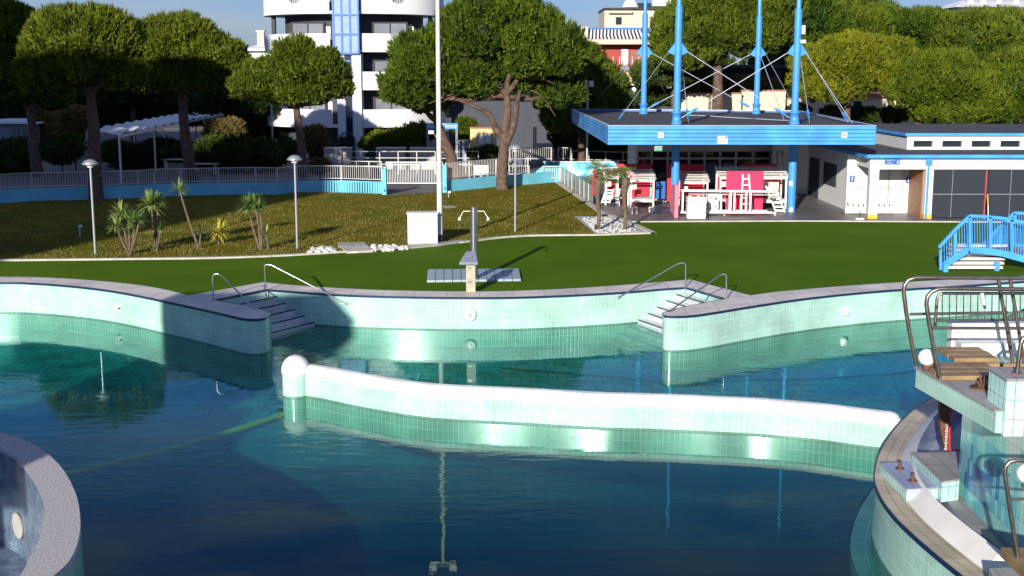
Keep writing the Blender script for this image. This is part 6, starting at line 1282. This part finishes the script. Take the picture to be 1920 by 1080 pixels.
BK = [(1500, 40, 85, 55, 118), (1580, 55, 80, 50, 122), (1660, 55, 80, 42, 126), (1740, 70, 85, 48, 128), (1830, 75, 85, 52, 125), (1915, 80, 80, 60, 127), (1470, 110, 60, 50, 115), (1560, 10, 90, 38, 132), (1640, 35, 70, 28, 140), (1860, 50, 60, 35, 145), (1900, 130, 60, 35, 118), (1660, 100, 60, 30, 116)]
LB = ['first from the left, just above the front right mast', 'second from the left, with a round top', 'third from the left, over the bright pine', 'fourth, in the middle of the right half', 'fifth, left of the distant white house', 'sixth, cut by the right edge', 'low dark one behind the two right masts', 'tallest one in the back row', 'farthest one at the skyline dip', 'far one below the distant white roofs', 'low one at the right edge above the bright pine', 'low one between two bright pines']
for i, (x, y, rx, ry, Y) in enumerate(BK):
    pine(None, Y, [(x, y, rx, ry), (x-rx*.5, y+ry*.35, rx*.6, ry*.6), (x+rx*.5, y+ry*.3, rx*.6, ry*.65), (x, y+ry*.7, rx*.8, ry*.5)], [(x, 215), (x, 170), (x, y+ry*.4)], 'dark green background pine, '+LB[i], 'background pines on the right', r0=.35, limbs=2, dens=7, tuft=.5, blades=5)
for i, (x, y, rx, ry, Y, lb) in enumerate([(425, 110, 35, 30, 130, 'small distant pine at the skyline left of the white building'), (20, 200, 70, 50, 115, 'dark pine behind the far left trunk'), (250, 160, 80, 45, 118, 'dark pine filling the gap behind the pergola'), (500, 235, 45, 30, 104, 'dark tree beside the white apartment building')]):
    pine(None, Y, [(x, y, rx, ry), (x-rx*.4, y+ry*.4, rx*.7, ry*.6), (x+rx*.4, y+ry*.4, rx*.7, ry*.6)], [(x, 290), (x, 230), (x, y+ry*.3)], lb, 'dark background trees', mat='leaf_dark', r0=.3, limbs=2, dens=7, tuft=.5, blades=5)
# shrubs and hedges
shrub('hedge', [(715, 262, 30, 14), (750, 258, 30, 16), (785, 250, 32, 20), (690, 268, 20, 10), (775, 270, 30, 10)], 92, 'clipped green hedge below the white balconies', 'leaf', 'hedges', cat='hedge')
shrub('hedge', [(410, 285, 50, 28), (450, 290, 60, 28), (500, 290, 40, 26), (380, 295, 20, 20)], 86, 'big dark shaded hedge left of the small umbrella pine', 'leaf_dark', 'hedges', cat='hedge')
shrub('bush', [(405, 240, 22, 14), (435, 238, 28, 16), (395, 255, 15, 10)], 93, 'sunlit olive bush above a white planter', 'leaf_brown', None); t = thing('white_planter', (V(410, 0, 91.5).x, 91.5, 0), 'white planter wall under the sunlit olive bush', 'planter'); m = MB(); m.bx(V(378, 0, 91.5).x, V(447, 0, 91.5).x, 91.5, 92, 0, V(0, 260, 91.5).z); m.build('wall', 'cream', t); m = MB(); m.bx(V(377, 0, 91.5).x, V(448, 0, 91.5).x, 91.4, 92.1, V(0, 260, 91.5).z, V(0, 258.5, 91.5).z); m.build('coping', 'render', t)
shrub('hedge', [(80, 222, 22, 22), (110, 225, 28, 26), (145, 222, 24, 28), (115, 250, 45, 22)], 100, 'rusty brown tall hedge between the two left trunks', 'leaf_brown', 'hedges', cat='hedge')
shrub('bush', [(115, 280, 34, 26), (140, 275, 20, 18)], 84, 'round dark bush between the two left trunks', 'leaf_dark', 'dark bushes')
shrub('bush', [(250, 300, 30, 26), (220, 290, 25, 22), (285, 290, 26, 26)], 88, 'dark bush under the near end of the pergola', 'leaf_dark', 'dark bushes')
shrub('bush', [(20, 310, 40, 26), (-30, 300, 40, 30)], 84, 'dark bush at the far left edge behind the wall', 'leaf_dark', 'dark bushes')
shrub('bush', [(590, 260, 26, 22), (600, 285, 22, 14)], 90, 'olive bush right of the small umbrella pine trunk', 'leaf_brown', 'dark bushes')
shrub('bush', [(535, 280, 26, 22), (510, 300, 20, 14)], 88, 'dark bush left of the small umbrella pine trunk', 'leaf_dark', 'dark bushes')
shrub('bush', [(915, 285, 22, 12), (890, 290, 14, 10)], 86, 'grey-green bush before the yellow kiosk', 'leaf_dark', 'dark bushes')
shrub('bush', [(865, 255, 16, 24), (875, 235, 18, 18)], 94, 'green bush between the portal and the yellow kiosk', 'leaf', 'dark bushes')
shrub('hedge', [(1080, 275, 40, 30), (1120, 280, 30, 28), (1150, 290, 35, 24), (1060, 250, 30, 25)], 92, 'dark hedge under the left corner of the canopy', 'leaf_dark', 'hedges', cat='hedge')
shrub('hedge', [(1620, 215, 35, 14), (1680, 215, 30, 14), (1570, 212, 40, 12), (1500, 205, 25, 10)], 98, 'dark hedge behind the canopy roof on the right', 'leaf_dark', 'hedges', cat='hedge')
shrub('hedge', [(1760, 222, 50, 14), (1830, 222, 40, 14), (1900, 222, 50, 14)], 97, 'dark hedge behind the flat roof on the far right', 'leaf_dark', 'hedges', cat='hedge')
shrub('bush', [(1330, 155, 40, 16), (1310, 165, 30, 10)], 108, 'brown bush before the shaded villa porch', 'leaf_brown', 'dark bushes')
shrub('bush', [(600, 312, 22, 12)], 79, 'spiky agave bush behind the blue wall', 'leaf_brown', 'dark bushes')
shrub('bush', [(1060, 238, 28, 18)], 95, 'green bush above the entrance steps', 'leaf', 'dark bushes')
shrub('hedge', [(215, 200, 50, 40), (290, 195, 55, 40), (365, 190, 55, 40), (440, 195, 50, 40), (150, 205, 45, 40), (490, 225, 35, 35)], 122, 'tall dark hedge mass far behind the pergola', 'leaf_dark', 'hedges', dens=9, tuft=.45, cat='hedge')
shrub('hedge', [(215, 285, 30, 20), (310, 285, 40, 24), (350, 290, 40, 22), (30, 285, 50, 24)], 96, 'dark hedge row under the pergola and the left trunks', 'leaf_dark', 'hedges', dens=12, cat='hedge')
shrub('bush', [(1228, 180, 28, 20), (1200, 188, 22, 16), (1255, 186, 20, 16)], 104, 'dark green bush between the two left masts', 'leaf_dark', 'dark bushes')
shrub('bush', [(1385, 158, 45, 14), (1440, 165, 30, 14)], 108, 'brown bush on the villa terrace between the masts', 'leaf_brown', 'dark bushes')
# a far belt of trees closing the horizon
e = []
for i in range(46): x = -150+7.2*i; e.append((x, 190+random.uniform(-8, 8), 4.2, 6.5, 6, random.uniform(4.2, 5.6)))
o = crown('distant_trees', e, None, 'leaf_dark', .9, 1.6, 4, sub=.3); tag(o, 'distant belt of dark trees closing the horizon', 'tree belt', None, 'stuff')
# ------------------------------------------------------------------ unseen blocks and a tower added near the viewpoint to shade the left side
def shade_block(x0, x1, y0, y1, h, label, name='shade_building'):
    t = thing(name, ((x0+x1)/2, y0, 0), label, 'building'); m = MB(); m.bx(x0, x1, y0, y1, 0, h); m.build('wall', 'render', t)
    for k in range(int(h//3.2)):
        m = MB(); m.bx(x0-.05, x1+.05, y1, y1+1.2, 3.2*k+2.9, 3.2*k+3.1); m.bx(x0-.05, x1+.05, y1+1.1, y1+1.2, 3.2*k+3.1, 3.2*k+4); m.build('balcony', 'white', t)
        n = int((x1-x0)//4); 
        for i in range(n): m = MB(); x = x0+(x1-x0)*(i+.5)/n; m.bx(x-.8, x+.8, y1-.01, y1+.02, 3.2*k+.4, 3.2*k+2.6); m.build('window', 'glass_dark', t)
shade_block(-57, -39.5, -24, -11, 30.5, 'lower unseen block added behind the viewpoint to shade the left'); shade_block(-110, -57.5, -24, -11, 47, 'taller unseen block added behind the viewpoint to shade the far left')
t = thing('shade_tower', (-17, 3, 0), 'unseen tower added beside the viewpoint to shade the left steps', 'tower'); m = MB(); m.bx(-20.6, -16.1, 1, 4, 6.9, 10.1); m.build('cabin', 'white', t)  # added shade caster; cabin height set by where its shadow lands
m = MB(); m.bx(-20.7, -16.0, .9, 4.1, 10.1, 10.2); m.build('roof', 'sky_blue', t)
m = MB(); m.bx(-20.6, -14.6, 1, 4, 5.1, 6.3); m.build('shade_slab', 'white', t)  # slab added to shade the rim of the round basin
for x in (-20.3, -15.9):
    for y in (1.3, 3.7): m = MB(); m.bar((x, y, -6), (x, y, 6.9), .3); m.build('post', 'white', t)
